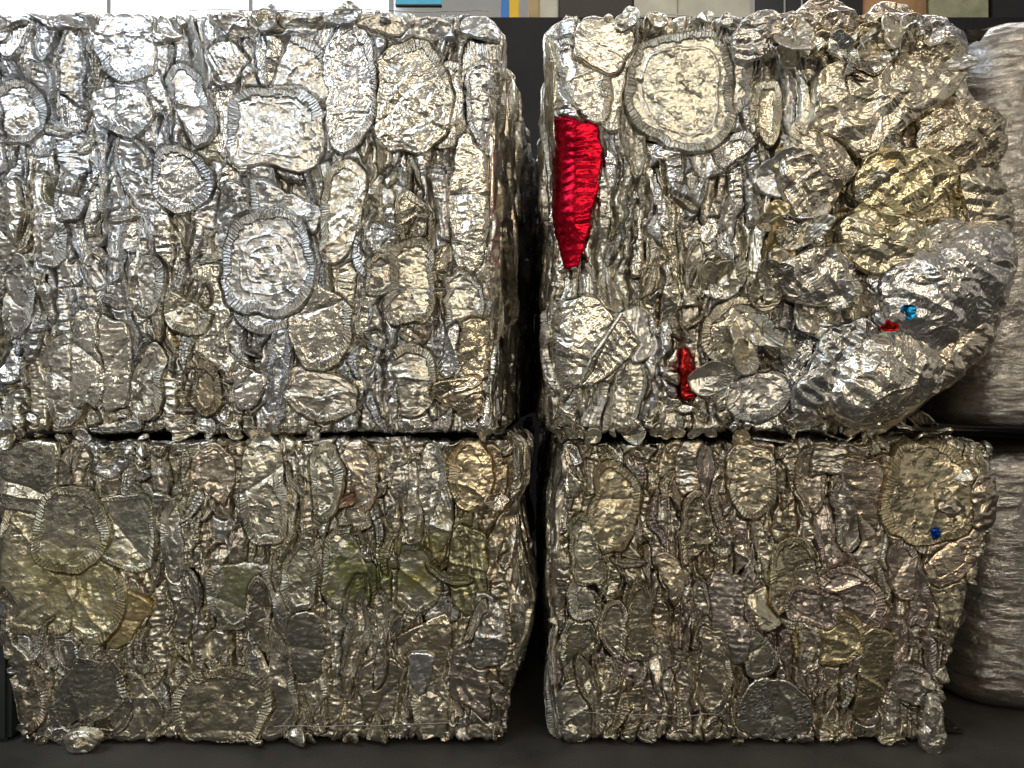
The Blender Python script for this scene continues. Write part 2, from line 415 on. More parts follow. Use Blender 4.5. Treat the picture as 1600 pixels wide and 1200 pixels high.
def super_outline(TH, p):
    c, s = np.cos(TH), np.sin(TH)
    r = (np.abs(c) ** p + np.abs(s) ** p) ** (-1 / p)
    return r * c, r * s
def ellipse_map(px, py, rx, ry, rot=0, p=2.0, jit=0.03, seed=0):
    ph = random.Random(seed + int(px * 7 + py * 3)).uniform(0, 6.28)
    ca, sa = math.cos(math.radians(rot)), math.sin(math.radians(rot))
    def f(RH, TH):
        a, b = super_outline(TH, p)
        w = 1 + jit * (np.sin(2 * TH + ph) + 0.7 * np.sin(3 * TH + 2 * ph) + 0.5 * np.sin(5 * TH + ph))
        a = a * rx * S * RH * w; b = b * ry * S * RH * w
        return X(px) + a * ca - b * sa, Z(py) + a * sa + b * ca
    return f, math.sqrt(rx * ry) * S
def poly_map(pts, c=None, smoothn=2):
    P = np.array(pts, float)
    for _ in range(smoothn):                                  # Chaikin
        Q = np.roll(P, -1, 0); P = np.stack([P * .82 + Q * .18, P * .18 + Q * .82], 1).reshape(-1, 2)
    c = np.array(c if c is not None else P.mean(0), float)
    x = X(P[:, 0]) - X(c[0]); z = Z(P[:, 1]) - Z(c[1])
    a = np.arctan2(z, x) % (2 * math.pi); r = np.hypot(x, z); o = np.argsort(a)
    a, r = a[o], r[o]
    a = np.concatenate([a - 2 * math.pi, a, a + 2 * math.pi]); r = np.concatenate([r, r, r])
    def f(RH, TH):
        rr = np.interp(TH, a, r)
        return X(c[0]) + RH * rr * np.cos(TH), Z(c[1]) + RH * rr * np.sin(TH)
    return f, float(r.mean())

def wob(rng, amp, wl):
    k = [(rng.uniform(.6, 1.6) / wl, rng.uniform(0, 6.28), rng.uniform(.4, 1)) for _ in range(4)]
    return lambda z: amp * sum(a * np.sin(2 * math.pi * f * z + p) for f, p, a in k) / 2.2

def fill(bale, parent, rng, u0, u1, wr, lr, palette, names=('crushed_pan', 'folded_pan', 'pressed_sheet'), skip=(), lay=0.0,
         flutter=1.0, crum=1.0, dirt=0.12, limit=100, mats=None, res=0.0026, counts=None, cool=None):
    bounds = [u0]
    while bounds[-1] < u1 - wr[0] * 0.6:
        bounds.append(bounds[-1] + rng.uniform(*wr))
    gw = wob(rng, 0.018 * flutter, 0.30)
    wobs = [wob(rng, 0.22 * (wr[0] + wr[1]) / 2 * flutter, 0.20) for _ in bounds]
    def bnd(k): return lambda z: bounds[k] + gw(z) + wobs[k](z)
    for k in range(len(bounds) - 1):
        L, Rr = bnd(k), bnd(k + 1)
        z = bale.z1 - rng.uniform(-0.3, 0.3) * lr[0]
        first = True
        while z > bale.z0 + 0.02:
            ln = rng.uniform(*lr) if rng.random() < 0.75 else rng.uniform(lr[0] * .5, lr[0])
            top = z; bot = max(z - ln, bale.z0 - rng.uniform(-0.004, 0.008))
            if bot - bale.z0 < 0.035: bot = bale.z0 - rng.uniform(-0.004, 0.010)
            z = bot
            zc, hh = (top + bot) / 2, (top - bot) / 2 * 1.13
            if top > bale.z1 - 0.01: top = bale.z1; zc = (top + bot) / 2; hh = (top - bot) / 2 * 1.06
            if hh < 0.012: continue
            uc = float((L(zc) + Rr(zc)) / 2)
            pxc, pyc = uc / S + 800, 600 - (zc - CAMZ) / S
            if any(((pxc - a) / (rx * f)) ** 2 + ((pyc - b) / (ry * f)) ** 2 < 1 for a, b, rx, ry, f in skip): continue
            p = rng.choice((2.5, 3.4, 4.5, 6.0))
            skew = rng.uniform(-0.6, 0.6); ov = rng.choice((0.98, 0.99, 1.0, 1.0, 1.01, 1.12)); fa = [(rng.uniform(-.75, .75), rng.choice((-1, 1)) * rng.uniform(.12, .42)) for _ in range(rng.choice((1, 1, 2, 3)))]
            def f(RH, TH, L=L, Rr=Rr, zc=zc, hh=hh, p=p, skew=skew, ov=ov):
                a, b = super_outline(TH, p)
                a = a * RH; b = b * RH
                zz = zc + b * hh + skew * a * 0.03
                l_, r_ = L(zz), Rr(zz)
                hw = np.maximum((r_ - l_) / 2, 0.006)
                return (l_ + r_) / 2 + a * hw * ov, zz
            def strip(du, dz, RH, TH, fa=fa, hw0=float(abs(Rr(zc) - L(zc)) / 2), p=p):
                a = super_outline(TH, p)[0] * RH; o_ = 0
                for a0, sl in fa:          # creases that run along the strip
                    w_ = a - a0 - .16 * smooth(dz, dz * 0, .05, int(abs(a0) * 999) + 7)
                    o_ = o_ - sl * hw0 * np.abs(w_) * .55
                o_ = o_ + .0012 * np.exp(-((np.abs(a) - .86) / .05) ** 2)
                return o_
            hw = float(abs(Rr(zc) - L(zc)) / 2); R = math.sqrt(max(hw, .01) * hh)
            kind = rng.random()
            kw = dict(rim=None)
            if kind < 0.30 and hw < 0.034:
                kw = dict(rim=None, band=2 * hh / 0.0085); nm = names[0]
            elif kind < 0.62:
                kw = dict(rim=rng.uniform(.7, 1), rimr=rng.choice((0.45, 0.58, 0.66)), rimdepth=0.0015,
                          sector=(rng.choice((0, math.pi, -math.pi / 2, -math.pi / 2, math.pi / 2)), rng.uniform(0.9, 2.2)))
                nm = names[0]
            elif kind < 0.80:
                kw = dict(ridges=(rng.uniform(-.2, .2), rng.uniform(55, 110), rng.uniform(0.002, 0.005))); nm = names[1]
            else: nm = names[2]
            t = rng.choice(palette); g = rng.uniform(0.84, 1.1)
            if cool: t = tuple(np.array(t) * (1 - cool(pxc, pyc)) + np.array((.80, .82, .86)) * cool(pxc, pyc))
            if counts is not None:
                if counts.get(nm, 0) >= limit:
                    nm = min(names, key=lambda q_: counts.get(q_, 0))
                counts[nm] = counts.get(nm, 0) + 1
            mt = None
            if mats: mt = mats(pxc, pyc, rng)
            elif rng.random() < 0.22: mt = SMOOTHFOIL
            piece(nm, bale.surf, rng, parent, f, R, mat=mt, lay=lay + rng.uniform(-0.004, 0.004), tilt=(rng.uniform(-.12, .12), rng.uniform(-.10, .10)),
                  dome=rng.uniform(0.000, 0.003), roll=rng.uniform(0.016, 0.024), rollw=min(.32, rng.uniform(.003, .0075) / hw), crum=crum * rng.uniform(.5, 1.05),
                  ck=rng.choice((0.7, 1, 1.3)), folds=rng.randint(0, 3),
                  tint=tuple(min(.93, c * g) for c in t), dirt=dirt * rng.uniform(0.2, 2.0), res=res, extra=strip, **kw)

def flakes(bale, parent, rng, n, region, size, palette, name='foil_scrap', lay=(0.0, 0.03), steep=0.9, crum=1.0, surf=None, dirt=.15, skip=(), free=False):
    """torn crumpled scraps caught between the pans"""
    made = 0; tries = 0
    while made < n and tries < n * 6:
        tries += 1
        x = rng.uniform(region[0], region[2]); y = rng.uniform(region[1], region[3])
        if any(((x - a) / (rx * f)) ** 2 + ((y - b) / (ry * f)) ** 2 < 1 for a, b, rx, ry, f in skip): continue
        s1 = rng.uniform(*size); asp = rng.uniform(0.35, 0.9)
        m = rng.randint(5, 8); a0 = rng.uniform(0, 6.28); rot = rng.uniform(0, math.pi)
        pts = []
        for k in range(m):
            a = a0 + 2 * math.pi * k / m + rng.uniform(-.3, .3); r = s1 * rng.uniform(0.7, 1.1)
            dx, dy = r * math.cos(a) * asp, r * math.sin(a)
            pts.append((x + dx * math.cos(rot) - dy * math.sin(rot), y + dx * math.sin(rot) + dy * math.cos(rot)))
        f, R = poly_map(pts, (x, y), rng.choice((0, 0, 1)))
        t = rng.choice(palette); g = rng.uniform(.85, 1.1)
        if getattr(bale, 'face', None) is not None and surf is None and not free:
            bale.face.poly(pts, (x, y), rng.choice((0, 0, 1)), name, z=rng.uniform(60, 260), lay=rng.uniform(-.003, .003), tint=tuple(min(.93, c * g) for c in t), crum=crum, ck=.7, cross=.3,
                           tilt=(rng.uniform(-.5, .5), rng.uniform(-.5, .5)), dirt=dirt, mat=rng.choice((FOIL, SMOOTHFOIL)), rim=rng.choice((0, 0, 1)), rimw=.010); made += 1; continue
        kw = {}
        q = rng.random()
        if q < 0.35: kw = dict(rim=1.0, rimr=rng.uniform(.3, .6), sector=(rng.uniform(-3, 3), rng.uniform(.8, 2)))
        elif q < .55: kw = dict(ridges=(rng.uniform(0, 3), rng.uniform(60, 120), 0.004))
        piece(name, surf or bale.surf, rng, parent, f, R, mat=rng.choice((FOIL, SMOOTHFOIL, FOIL)), lay=rng.uniform(*lay),
              tilt=(rng.uniform(-steep, steep), rng.uniform(-steep, steep)), dome=rng.uniform(-.004, .003), roll=rng.uniform(0.005, 0.010),
              rollw=min(.3, .003 / R), extra=lambda du, dz, RH, TH, a_=rng.uniform(0, 3.1), k_=rng.choice((-.5, .35, .6)): k_ * np.abs(du * math.cos(a_) + dz * math.sin(a_)), crum=crum * rng.uniform(.6, 1.3), ck=rng.choice((.5, .7, 1)), folds=rng.randint(1, 3),
              tint=tuple(min(.93, c * g) for c in t), dirt=dirt * rng.uniform(0, 2), res=0.0025, **kw)
        made += 1

def core(bale, parent, seed):
    """the packed mass behind the front sheets: layered sides, rough top"""
    inset = 0.032
    nu, nz = 340, 130
    x0, x1, rc = bale.x0, bale.x1, bale.rc
    u = np.linspace(x0 - bale.depth, x1 + bale.depth, nu * 2); z = np.linspace(bale.z0 + 0.004, bale.z1 - 0.006, nz)
    U, Zz = np.meshgrid(u, z, indexing='ij')
    side = (U < x0) | (U > x1)
    h = -inset + 0.018 * facet(U, Zz * 0.3, 0.030, seed) + 0.008 * facet(U, Zz * 0.25, 0.013, seed + 3) + 0.004 * facet(U, Zz, 0.03, seed + 2)
    h = h + np.where(side, 0.016, 0)
    V = bale.surf(U, Zz, h)
    i = np.arange(len(u) - 1)[:, None] * nz; j = np.arange(nz - 1)[None, :]
    q = np.stack([i + j, i + nz + j, i + nz + j + 1, i + j + 1], -1).reshape(-1, 4)
    # top sheet
    nx, ny = 260, 200
    xs = np.linspace(x0 + 0.012, x1 - 0.012, nx); ys = np.linspace(bale.yf + 0.03, bale.yf + bale.depth + rc, ny)
    A, B = np.meshgrid(xs, ys, indexing='ij')
    hz = bale.z1 - 0.022 + 0.008 * facet(A, B, 0.04, seed + 5) + 0.005 * facet(A, B, 0.017, seed + 6) + 0.008 * smooth(A, B, 0.16, seed + 7)
    V2 = np.stack([A, B, hz], -1)
    i = np.arange(nx - 1)[:, None] * ny; j = np.arange(ny - 1)[None, :]
    q2 = np.stack([i + j, i + ny + j, i + ny + j + 1, i + j + 1], -1).reshape(-1, 4) + V.reshape(-1, 3).shape[0]
    nV = V.reshape(-1, 3).shape[0] + V2.reshape(-1, 3).shape[0]
    yb = bale.yf + bale.depth
    extra = np.array([[x0 + .01, yb, bale.z0], [x1 - .01, yb, bale.z0], [x1 - .01, yb, bale.z1 - .03], [x0 + .01, yb, bale.z1 - .03],
                      [x0 + .02, bale.yf + .06, bale.z0 + .004], [x1 - .02, bale.yf + .06, bale.z0 + .004]])
    q3 = np.array([[nV, nV + 1, nV + 2, nV + 3], [nV, nV + 4, nV + 5, nV + 1]])
    o = mesh_object('packed_core', np.concatenate([V.reshape(-1, 3), V2.reshape(-1, 3), extra]), np.concatenate([q, q2, q3]), FOIL, parent)
    o.color = (0.42, 0.41, 0.39, 0.5)
    return o
WIRE = simple('bale_wire_steel', (0.35, 0.34, 0.33), 0.4, 1.0, 80, .3)
def wire(bale, parent, py, px0, px1, h=0.014, sag=0.0, rng=random):
    u = np.linspace(X(px0), X(px1), 90); z = Z(py) + 0.002 * np.sin(u * 9 + py) + sag * (u - u[0])
    P = bale.surf(u, z, h + 0.002 * smooth(u, u * 0, 0.1, int(py)))
    tube('bale_wire', P, 0.0011, WIRE, parent)


# ------------------------------------------------------------------ the pressed face: overlapping pans fitted edge to edge
def dist8(mask_fn, lab, n):
    """cells to the nearest neighbour for which mask_fn(neighbour, own) holds, up to n"""
    out = np.full(lab.shape, n + 1, np.float32)
    P = np.pad(lab, n, mode='edge')
    H, W = lab.shape
    for k in range(n, 0, -1):
        for dx, dy in ((1, 0), (-1, 0), (0, 1), (0, -1), (.7, .7), (.7, -.7), (-.7, .7), (-.7, -.7)):
            a, c = int(round(dx * k)), int(round(dy * k))
            nb = P[n + a:n + a + H, n + c:n + c + W]
            out = np.where(mask_fn(nb, lab), np.minimum(out, k), out)
    return out
def components(M, least=14):
    """the separate showing patches of one sheet"""
    left = M.copy(); out = []
    while left.any():
        i, j = np.argwhere(left)[0]; cur = np.zeros_like(M); cur[i, j] = True; n0 = 0
        while True:
            for _ in range(6):
                g = cur.copy(); g[1:] |= cur[:-1]; g[:-1] |= cur[1:]; h_ = g.copy(); h_[:, 1:] |= g[:, :-1]; h_[:, :-1] |= g[:, 1:]; cur = h_ & left
            n1 = int(cur.sum())
            if n1 == n0: break
            n0 = n1
        if n1 >= least: out.append(cur)
        left &= ~cur
    return out
class Face:
    def __init__(s, b, root, rng, g=0.0015, over=0.085):
        s.b, s.root, s.rng, s.g = b, root, rng, g
        zs = np.arange(b.z0 - 0.004, b.z1 + 0.006, g)
        us = np.arange(b.x0 - over, b.x1 + over, g)
        s.u0, s.z0 = us[0], zs[0]
        s.U, s.Zz = np.meshgrid(us, zs, indexing='ij')
        sd = b.seed * 7
        s.Uw = s.U + 0.0075 * smooth(s.U, s.Zz, 0.085, sd + 1) + 0.0042 * smooth(s.U, s.Zz, 0.026, sd + 2) + 0.0012 * facet(s.U, s.Zz, 0.011, sd + 3)
        s.Zw = s.Zz + 0.0060 * smooth(s.U, s.Zz, 0.085, sd + 4) + 0.0040 * smooth(s.U, s.Zz, 0.026, sd + 5) + 0.0012 * facet(s.U, s.Zz, 0.011, sd + 6)
        s.items = []; s.lines = []
    def add(s, fn, R, bbox, name, **kw):
        i0 = max(0, int((bbox[0] - .02 - s.u0) / s.g)); i1 = min(s.U.shape[0], int((bbox[1] + .02 - s.u0) / s.g) + 1)
        j0 = max(0, int((bbox[2] - .02 - s.z0) / s.g)); j1 = min(s.U.shape[1], int((bbox[3] + .02 - s.z0) / s.g) + 1)
        if i1 - i0 < 3 or j1 - j0 < 3: return
        s.items.append(dict(fn=fn, R=R, sl=(slice(i0, i1), slice(j0, j1)), name=name, kw=kw, z=kw.pop('z', 0)))
    def ellipse(s, cx, cz, rx, ry, rot=0, p=2.0, jit=.03, cut=None, name='crushed_pan', **kw):
        ph = s.rng.uniform(0, 6.28); ca, sa = math.cos(math.radians(rot)), math.sin(math.radians(rot))
        tt = np.linspace(-math.pi, math.pi, 181); a, c = super_outline(tt, p)
        seg = np.hypot(np.diff(a * rx), np.diff(c * ry)); arc = np.concatenate([[0], np.cumsum(seg)])
        def fn(u, z):
            x, y = u - cx, z - cz
            a = (x * ca + y * sa) / rx; c = (-x * sa + y * ca) / ry
            th = np.arctan2(c, a)
            w = 1 + jit * (np.sin(2 * th + ph) + .7 * np.sin(3 * th + 2 * ph) + .5 * np.sin(5 * th + ph))
            rho = (np.abs(a) ** p + np.abs(c) ** p) ** (1 / p) / w
            keep = np.ones_like(rho)
            if cut is not None:
                an, off = cut; r2 = 1 + (a * math.cos(an) + c * math.sin(an) - off) * 1.0
                keep = 1 - sst(-.12, 0, r2 - 1); rho2 = np.where(r2 > 1, np.maximum(rho, r2), rho)
                rho = rho2
            return rho, th, np.interp(th, tt, arc), arc[-1], keep, a, c
        ex = math.hypot(rx * ca, ry * sa) * (1.1 + 2 * jit) + .01; ez = math.hypot(rx * sa, ry * ca) * (1.1 + 2 * jit) + .01
        if p > 3: ex, ez = ex * 1.3, ez * 1.3
        s.add(fn, math.sqrt(rx * ry), (cx - ex, cx + ex, cz - ez, cz + ez), name, **kw)
    def poly(s, pts, c=None, sm=1, name='foil_sheet', **kw):
        P = np.array(pts, float)
        for _ in range(sm):
            Q = np.roll(P, -1, 0); P = np.stack([P * .82 + Q * .18, P * .18 + Q * .82], 1).reshape(-1, 2)
        c = np.array(c if c is not None else P.mean(0), float)
        n = len(P); Pd = np.concatenate([P + (np.roll(P, -1, 0) - P) * t for t in np.linspace(0, .9, 8)])
        x = X(Pd[:, 0]) - X(c[0]); z = Z(Pd[:, 1]) - Z(c[1]); a = np.arctan2(z, x); r = np.hypot(x, z); o = np.argsort(a); a, r = a[o], r[o]
        a3 = np.concatenate([a - 2 * math.pi, a, a + 2 * math.pi]); r3 = np.concatenate([r, r, r]); cx, cz = X(c[0]), Z(c[1]); Rm = float(r.mean())
        def fn(u, z):
            x, y = u - cx, z - cz; th = np.arctan2(y, x); rr = np.interp(th, a3, r3); rho = np.hypot(x, y) / rr
            return rho, th, (th + math.pi) * Rm, 2 * math.pi * Rm, np.ones_like(rho), x / Rm, y / Rm
        s.add(fn, Rm, (cx + x.min(), cx + x.max(), cz + z.min(), cz + z.max()), name, **kw)
    def arc(s, cx, cz, r0, w, a0, span, name='pan_rim', **kw):
        def fn(u, z):
            x, y = u - cx, z - cz; r = np.hypot(x, y); an = (np.arctan2(y, x) - a0 + math.pi) % (2 * math.pi) - math.pi
            c = an / span; a = (r - r0) / (w * (1.1 - .35 * c ** 2)); rho = (np.abs(a) ** 3 + np.abs(c) ** 3) ** (1 / 3)
            return rho, np.arctan2(c, a), (an + span) * r0, 2 * span * r0, np.ones_like(rho), a, c
        t = np.linspace(a0 - span, a0 + span, 20); xs, ys = cx + r0 * np.cos(t), cz + r0 * np.sin(t)
        s.add(fn, math.sqrt(w * r0 * span), (xs.min() - w, xs.max() + w, ys.min() - w, ys.max() + w), name, **kw)
    def scatter(s, ub, zb, wcol, lens, n, palette, cool=None, mats=None, dirt=.12, skip=(), rot=9):
        """elongated crushed pans standing in columns, overlapping like scales"""
        rng = s.rng; cols = [ub[0]]
        while cols[-1] < ub[1]: cols.append(cols[-1] + rng.uniform(*wcol))
        s.lines += [(c + rng.uniform(.3, .7) * (wcol[0] + wcol[1]) / 2, wob(rng, .007, .16), rng.randint(1, 9999), rng.uniform(.9, 2.1)) for c in cols if rng.random() < .85]
        # packed strips right across, so that nothing is left open
        for k in range(len(cols)):
            w = (cols[min(k + 1, len(cols) - 1)] - cols[k - 1 if k else 0]) / 2 + .004; z = zb[1] + .02
            while z > zb[0] - .02:
                ln = rng.uniform(.10, .3)
                s.ellipse(cols[k], z - ln / 2, max(w, .02) * .75, ln * .62, p=6, name='packed_strip', z=-1000 + rng.random(), tint=rng.choice(palette), lay=-.007,
                          creases=3, rim=0, cross=1.2, dirt=dirt); z -= ln
        for _ in range(n):
            k = rng.randrange(len(cols)); cx = cols[k] + rng.gauss(0, .007); cz = rng.uniform(zb[0], zb[1])
            px, py = cx / S + 800, 600 - (cz - CAMZ) / S
            if any(((px - a) / (rx * f)) ** 2 + ((py - c) / (ry * f)) ** 2 < 1 for a, c, rx, ry, f in skip): continue
            w = rng.uniform(*wcol) * rng.choice((.38, .5, .6, .75)); ln = rng.uniform(*lens) / 2
            if rng.random() < .18: w *= 1.35; ln *= .7
            q = rng.random(); t = rng.choice(palette); g_ = rng.uniform(.84, 1.1)
            if cool: cc = cool(px, py); t = tuple(np.array(t) * (1 - cc) + np.array((.80, .82, .86)) * cc)
            kw = dict(rim=rng.uniform(.6, 1), rimw=rng.uniform(.009, .018)) if q < .52 else dict(rim=0, cross=rng.uniform(.8, 2)) if q < .8 else dict(rim=0, ridges=(rng.uniform(-.25, .25), rng.uniform(60, 120), rng.uniform(.001, .003)))
            mt = mats(px, py, rng) if mats else (SMOOTHFOIL if rng.random() < .3 else None)
            s.ellipse(cx, cz, w, ln, rot=rng.gauss(0, rot), p=rng.choice((2, 2.2, 2.6, 3.4, 5)), jit=rng.uniform(.01, .06), cut=(rng.uniform(0, 6.28), rng.uniform(.05, .6)) if rng.random() < .62 else None,
                      name='crushed_pan' if q < .52 else 'pressed_sheet' if q < .8 else 'folded_pan', z=rng.random() * (100 if rng.random() < .86 else 480), tint=tuple(min(.93, c * g_) for c in t), lay=rng.uniform(-.003, .003),
                      creases=rng.choice((0, 1, 1, 2)), mat=mt, dirt=dirt * rng.uniform(.2, 2), crum=rng.uniform(.5, 1.1), tilt=(rng.gauss(0, .20), rng.gauss(0, .12)), folds=rng.randint(0, 2), **kw)
    def build(s, crevice=1.0):
        it = sorted(s.items, key=lambda q: q['z']); b = s.b; g = s.g
        inside = (s.Zw > b.z0 + .004 + .008 * facet(s.U, s.Zz * 0, .045, b.seed + 70) + .004 * facet(s.U, s.Zz * 0, .014, b.seed + 72)) & (s.Zw < b.z1 - .002 + .006 * facet(s.U, s.Zz * 0, .05, b.seed + 71) + .004 * facet(s.U, s.Zz * 0, .015, b.seed + 73))
        def paint(items):
            lab = np.full(s.U.shape, -1, np.int32)
            for k, q in enumerate(items):
                sl = q['sl']; rho = q['fn'](s.Uw[sl], s.Zw[sl])[0]; sub = lab[sl]; sub[rho < 1] = k
            lab[~inside] = -1; return lab
        lab = paint(it); cnt = np.bincount(lab[lab >= 0], minlength=len(it))
        it = [q for k, q in enumerate(it) if cnt[k] >= 110]
        names = {}
        lab = paint(it); cnt = np.bincount(lab[lab >= 0], minlength=len(it))
        order = np.argsort(-cnt); alt = ['pressed_sheet', 'folded_pan', 'packed_strip', 'flattened_tray', 'bent_sheet', 'torn_sheet']
        for k in order:
            nm = it[k]['name']
            if names.get(nm, 0) >= 98: nm = next(a for a in alt if names.get(a, 0) < 98)
            names[nm] = names.get(nm, 0) + 1; it[k]['name'] = nm
        N = 6
        dh = dist8(lambda nb, own: nb > own, lab, N); dl = dist8(lambda nb, own: (nb < own) & (nb != own), lab, 3)
        dout = dist8(lambda nb, own: nb < 0, lab, 4)
        cn = np.clip(.55 + .9 * smooth(s.U, s.Zz, .05, b.seed + 80), .12, 1.5) * crevice
        drop = .0170 * cn * np.clip(1 - (dh - .5) / (N - .5), 0, 1) ** 2.2 + .0032 * cn * (dl <= 1) + .0012 * (dl == 2) + .010 * np.clip(1 - (dout - .5) / 4, 0, 1) ** 1.5
        s.used = {}
        hero_cells = np.isin(lab, [k for k, q in enumerate(it) if q['z'] >= 200])
        for c, wf, sd, st in s.lines:           # long upright crevices between the packed stacks
            d = np.abs(s.Uw - c - wf(s.Zz)) + .002 * np.abs(smooth(s.U, s.Zz, .02, sd + 3))
            on = np.clip(.5 + 1.2 * smooth(s.U * 0 + c, s.Zz, .13, sd), 0, 1)
            drop = drop + np.where(hero_cells, 0, 1) * st * crevice * (.014 * np.exp(-(d / .0034) ** 2) + .005 * np.exp(-(d / .008) ** 2)) * on
        for k, q in enumerate(it):
            if cnt[k] < 20: continue
            sl = q['sl']; M = lab[sl] == k
            ii = np.where(M.any(1))[0]; jj = np.where(M.any(0))[0]
            if len(ii) < 2 or len(jj) < 2: continue
            a0, a1 = max(0, ii[0] - 2), min(M.shape[0], ii[-1] + 3); c0, c1 = max(0, jj[0] - 2), min(M.shape[1], jj[-1] + 3)
            I0, J0 = sl[0].start + a0, sl[1].start + c0; sub = (slice(I0, I0 + a1 - a0), slice(J0, J0 + c1 - c0))
            M = M[a0:a1, c0:c1]; u, z = s.U[sub], s.Zz[sub]
            rho, th, arcp, total, keep, A, Cc = q['fn'](s.Uw[sub], s.Zw[sub])
            h, mask = s.relief(q, u, z, rho, th, arcp, keep, A, Cc)
            for Mc in components(M):
                D = Mc.copy(); Pm = np.pad(Mc, 1)
                for dx in (0, 1, 2):
                    for dy in (0, 1, 2): D |= Pm[dx:dx + M.shape[0], dy:dy + M.shape[1]]
                hh_ = h - drop[sub] - np.where(D & ~Mc, .010, 0)
                qd = D[:-1, :-1] & D[1:, :-1] & D[1:, 1:] & D[:-1, 1:] & (Mc[:-1, :-1] | Mc[1:, :-1] | Mc[1:, 1:] | Mc[:-1, 1:])
                idx = np.full(M.shape, -1, np.int64); used = np.zeros(M.shape, bool)
                used[:-1, :-1] |= qd; used[1:, :-1] |= qd; used[1:, 1:] |= qd; used[:-1, 1:] |= qd
                idx[used] = np.arange(used.sum()); V = b.surf(u, z, hh_)[used]
                f = np.stack([idx[:-1, :-1][qd], idx[1:, :-1][qd], idx[1:, 1:][qd], idx[:-1, 1:][qd]], -1)
                npl = max(4, round(total / .0085)); ph = (arcp / total * npl)[used]; mk = mask[used]
                pu = ph[f]; rng_ = pu.max(1) - pu.min(1); w = rng_ > npl * .5
                pu[w] = np.where(pu[w] < npl * .5, pu[w] + npl, pu[w])
                uv = np.stack([pu, mk[f]], -1)
                kw = q['kw']; nm = q['name']
                if s.used.get(nm, 0) >= 98: nm = next(a_ for a_ in alt if s.used.get(a_, 0) < 98)
                s.used[nm] = s.used.get(nm, 0) + 1
                o = mesh_object(nm, V, f, kw.get('mat') or FOIL, s.root, uv=uv.reshape(-1, 2))
                t = kw.get('tint', (.8, .78, .74)); o.color = (t[0], t[1], t[2], kw.get('dirt', .1))
        return names
    def relief(s, q, u, z, rho, th, arcp, keep, A, Cc):
        kw = q['kw']; rng = s.rng; sd = rng.randint(1, 10 ** 6); R = q['R']
        uc, zc = u.mean(), z.mean(); du, dz = u - uc, z - zc
        gu, gz = np.gradient(rho, s.g); gr = np.hypot(gu, gz) + 1e-3
        dist = (1 - rho) / np.maximum(gr, .5 / max(R, .01) * .5)
        tl = kw.get('tilt', (0, 0)); sc = min(1, .05 / (R + .001))
        h = kw.get('lay', 0) + np.clip(tl[0] * du + tl[1] * dz * sc, -.011, .008)
        cr_ = kw.get('crum', .8) * crumple(u, z, sd, rng.uniform(0, 3), kw.get('ck', 1.0)) * .8
        cross = kw.get('cross', .5)
        cr_ = cr_ + cross * (.0016 * facet(u * .35, z, .010, sd + 8) + .0008 * facet(u * .4, z, .0052, sd + 9))
        mask = np.zeros_like(rho); rim = kw.get('rim', 0) or 0
        if rim:
            rw = kw.get('rimw', .012); sec = kw.get('sector')
            mask = sst(.0005, .003, dist) * (1 - sst(rw - .002, rw + .0015, dist)) * keep * rim
            if sec is not None:
                d = np.abs((th - sec[0] + math.pi) % (2 * math.pi) - math.pi); mask = mask * (1 - sst(sec[1] * .75, sec[1], d))
            sv = .6 + .4 * smooth(u, z, .06, sd + 40)
            inner = sst(rw - .001, rw + .004, dist)
            h = h - .0022 * inner * sv + keep * .0024 * np.exp(-((dist - .0022) / .0016) ** 2) * sv + keep * .0010 * np.exp(-((dist - rw) / .0016) ** 2)
            h = h + .0009 * mask * np.sin(arcp * 2 * math.pi / .0085 + 1.5 * smooth(u, z, .03, sd + 41))
            cr_ = cr_ * (1 - .6 * mask)
        h = h + cr_
        for _ in range(kw.get('folds', 1)):
            a = rng.uniform(0, math.pi); d0 = rng.uniform(-.6, .6) * R
            d = np.abs(du * math.cos(a) + dz * math.sin(a) - d0 + .01 * smooth(u, z, .05, sd + 20))
            h = h + rng.choice((-1, 1)) * rng.uniform(.002, .005) * np.exp(-d / .009)
        for _ in range(kw.get('creases', 0)):
            a0 = rng.uniform(-.7, .7); w_ = du - a0 * R * .5 - .006 * smooth(dz, dz * 0, .05, sd + 23)
            h = h + rng.choice((-1, -1, 1)) * rng.uniform(.08, .3) * np.clip(np.abs(w_), 0, .02)
            if rng.random() < .5: h = h - .005 * np.exp(-(w_ / .0022) ** 2)
        for rr, aa, ww in kw.get('rings', ()): h = h + aa * np.exp(-((rho - rr) / ww) ** 2)
        if kw.get('ridges') is not None:
            na, k_, amp = kw['ridges']; w_ = (du * math.cos(na) + dz * math.sin(na)) * k_ + .35 * smooth(u, z, .05, sd + 31)
            h = h + .6 * amp * (np.abs((w_ % 1) * 2 - 1) - .5) * np.clip(.7 + smooth(u, z, .03, sd + 33), 0, 1.5)
        return h, mask
SILVER = [(0.80, 0.80, 0.80), (0.82, 0.80, 0.77), (0.76, 0.78, 0.80), (0.80, 0.77, 0.70)]
WARM = [(0.82, 0.80, 0.72), (0.78, 0.73, 0.61), (0.82, 0.81, 0.78), (0.76, 0.72, 0.62), (0.80, 0.77, 0.68)]
DARKWARM = [(0.74, 0.69, 0.56), (0.68, 0.63, 0.54), (0.78, 0.74, 0.62), (0.64, 0.58, 0.48), (0.74, 0.71, 0.64)]
MAUVE = [(0.66, 0.58, 0.52), (0.70, 0.64, 0.54), (0.60, 0.53, 0.50), (0.74, 0.70, 0.62), (0.66, 0.59, 0.46)]
GOLD = [(0.82, 0.72, 0.46), (0.80, 0.74, 0.58), (0.80, 0.68, 0.42), (0.8, 0.78, 0.72)]

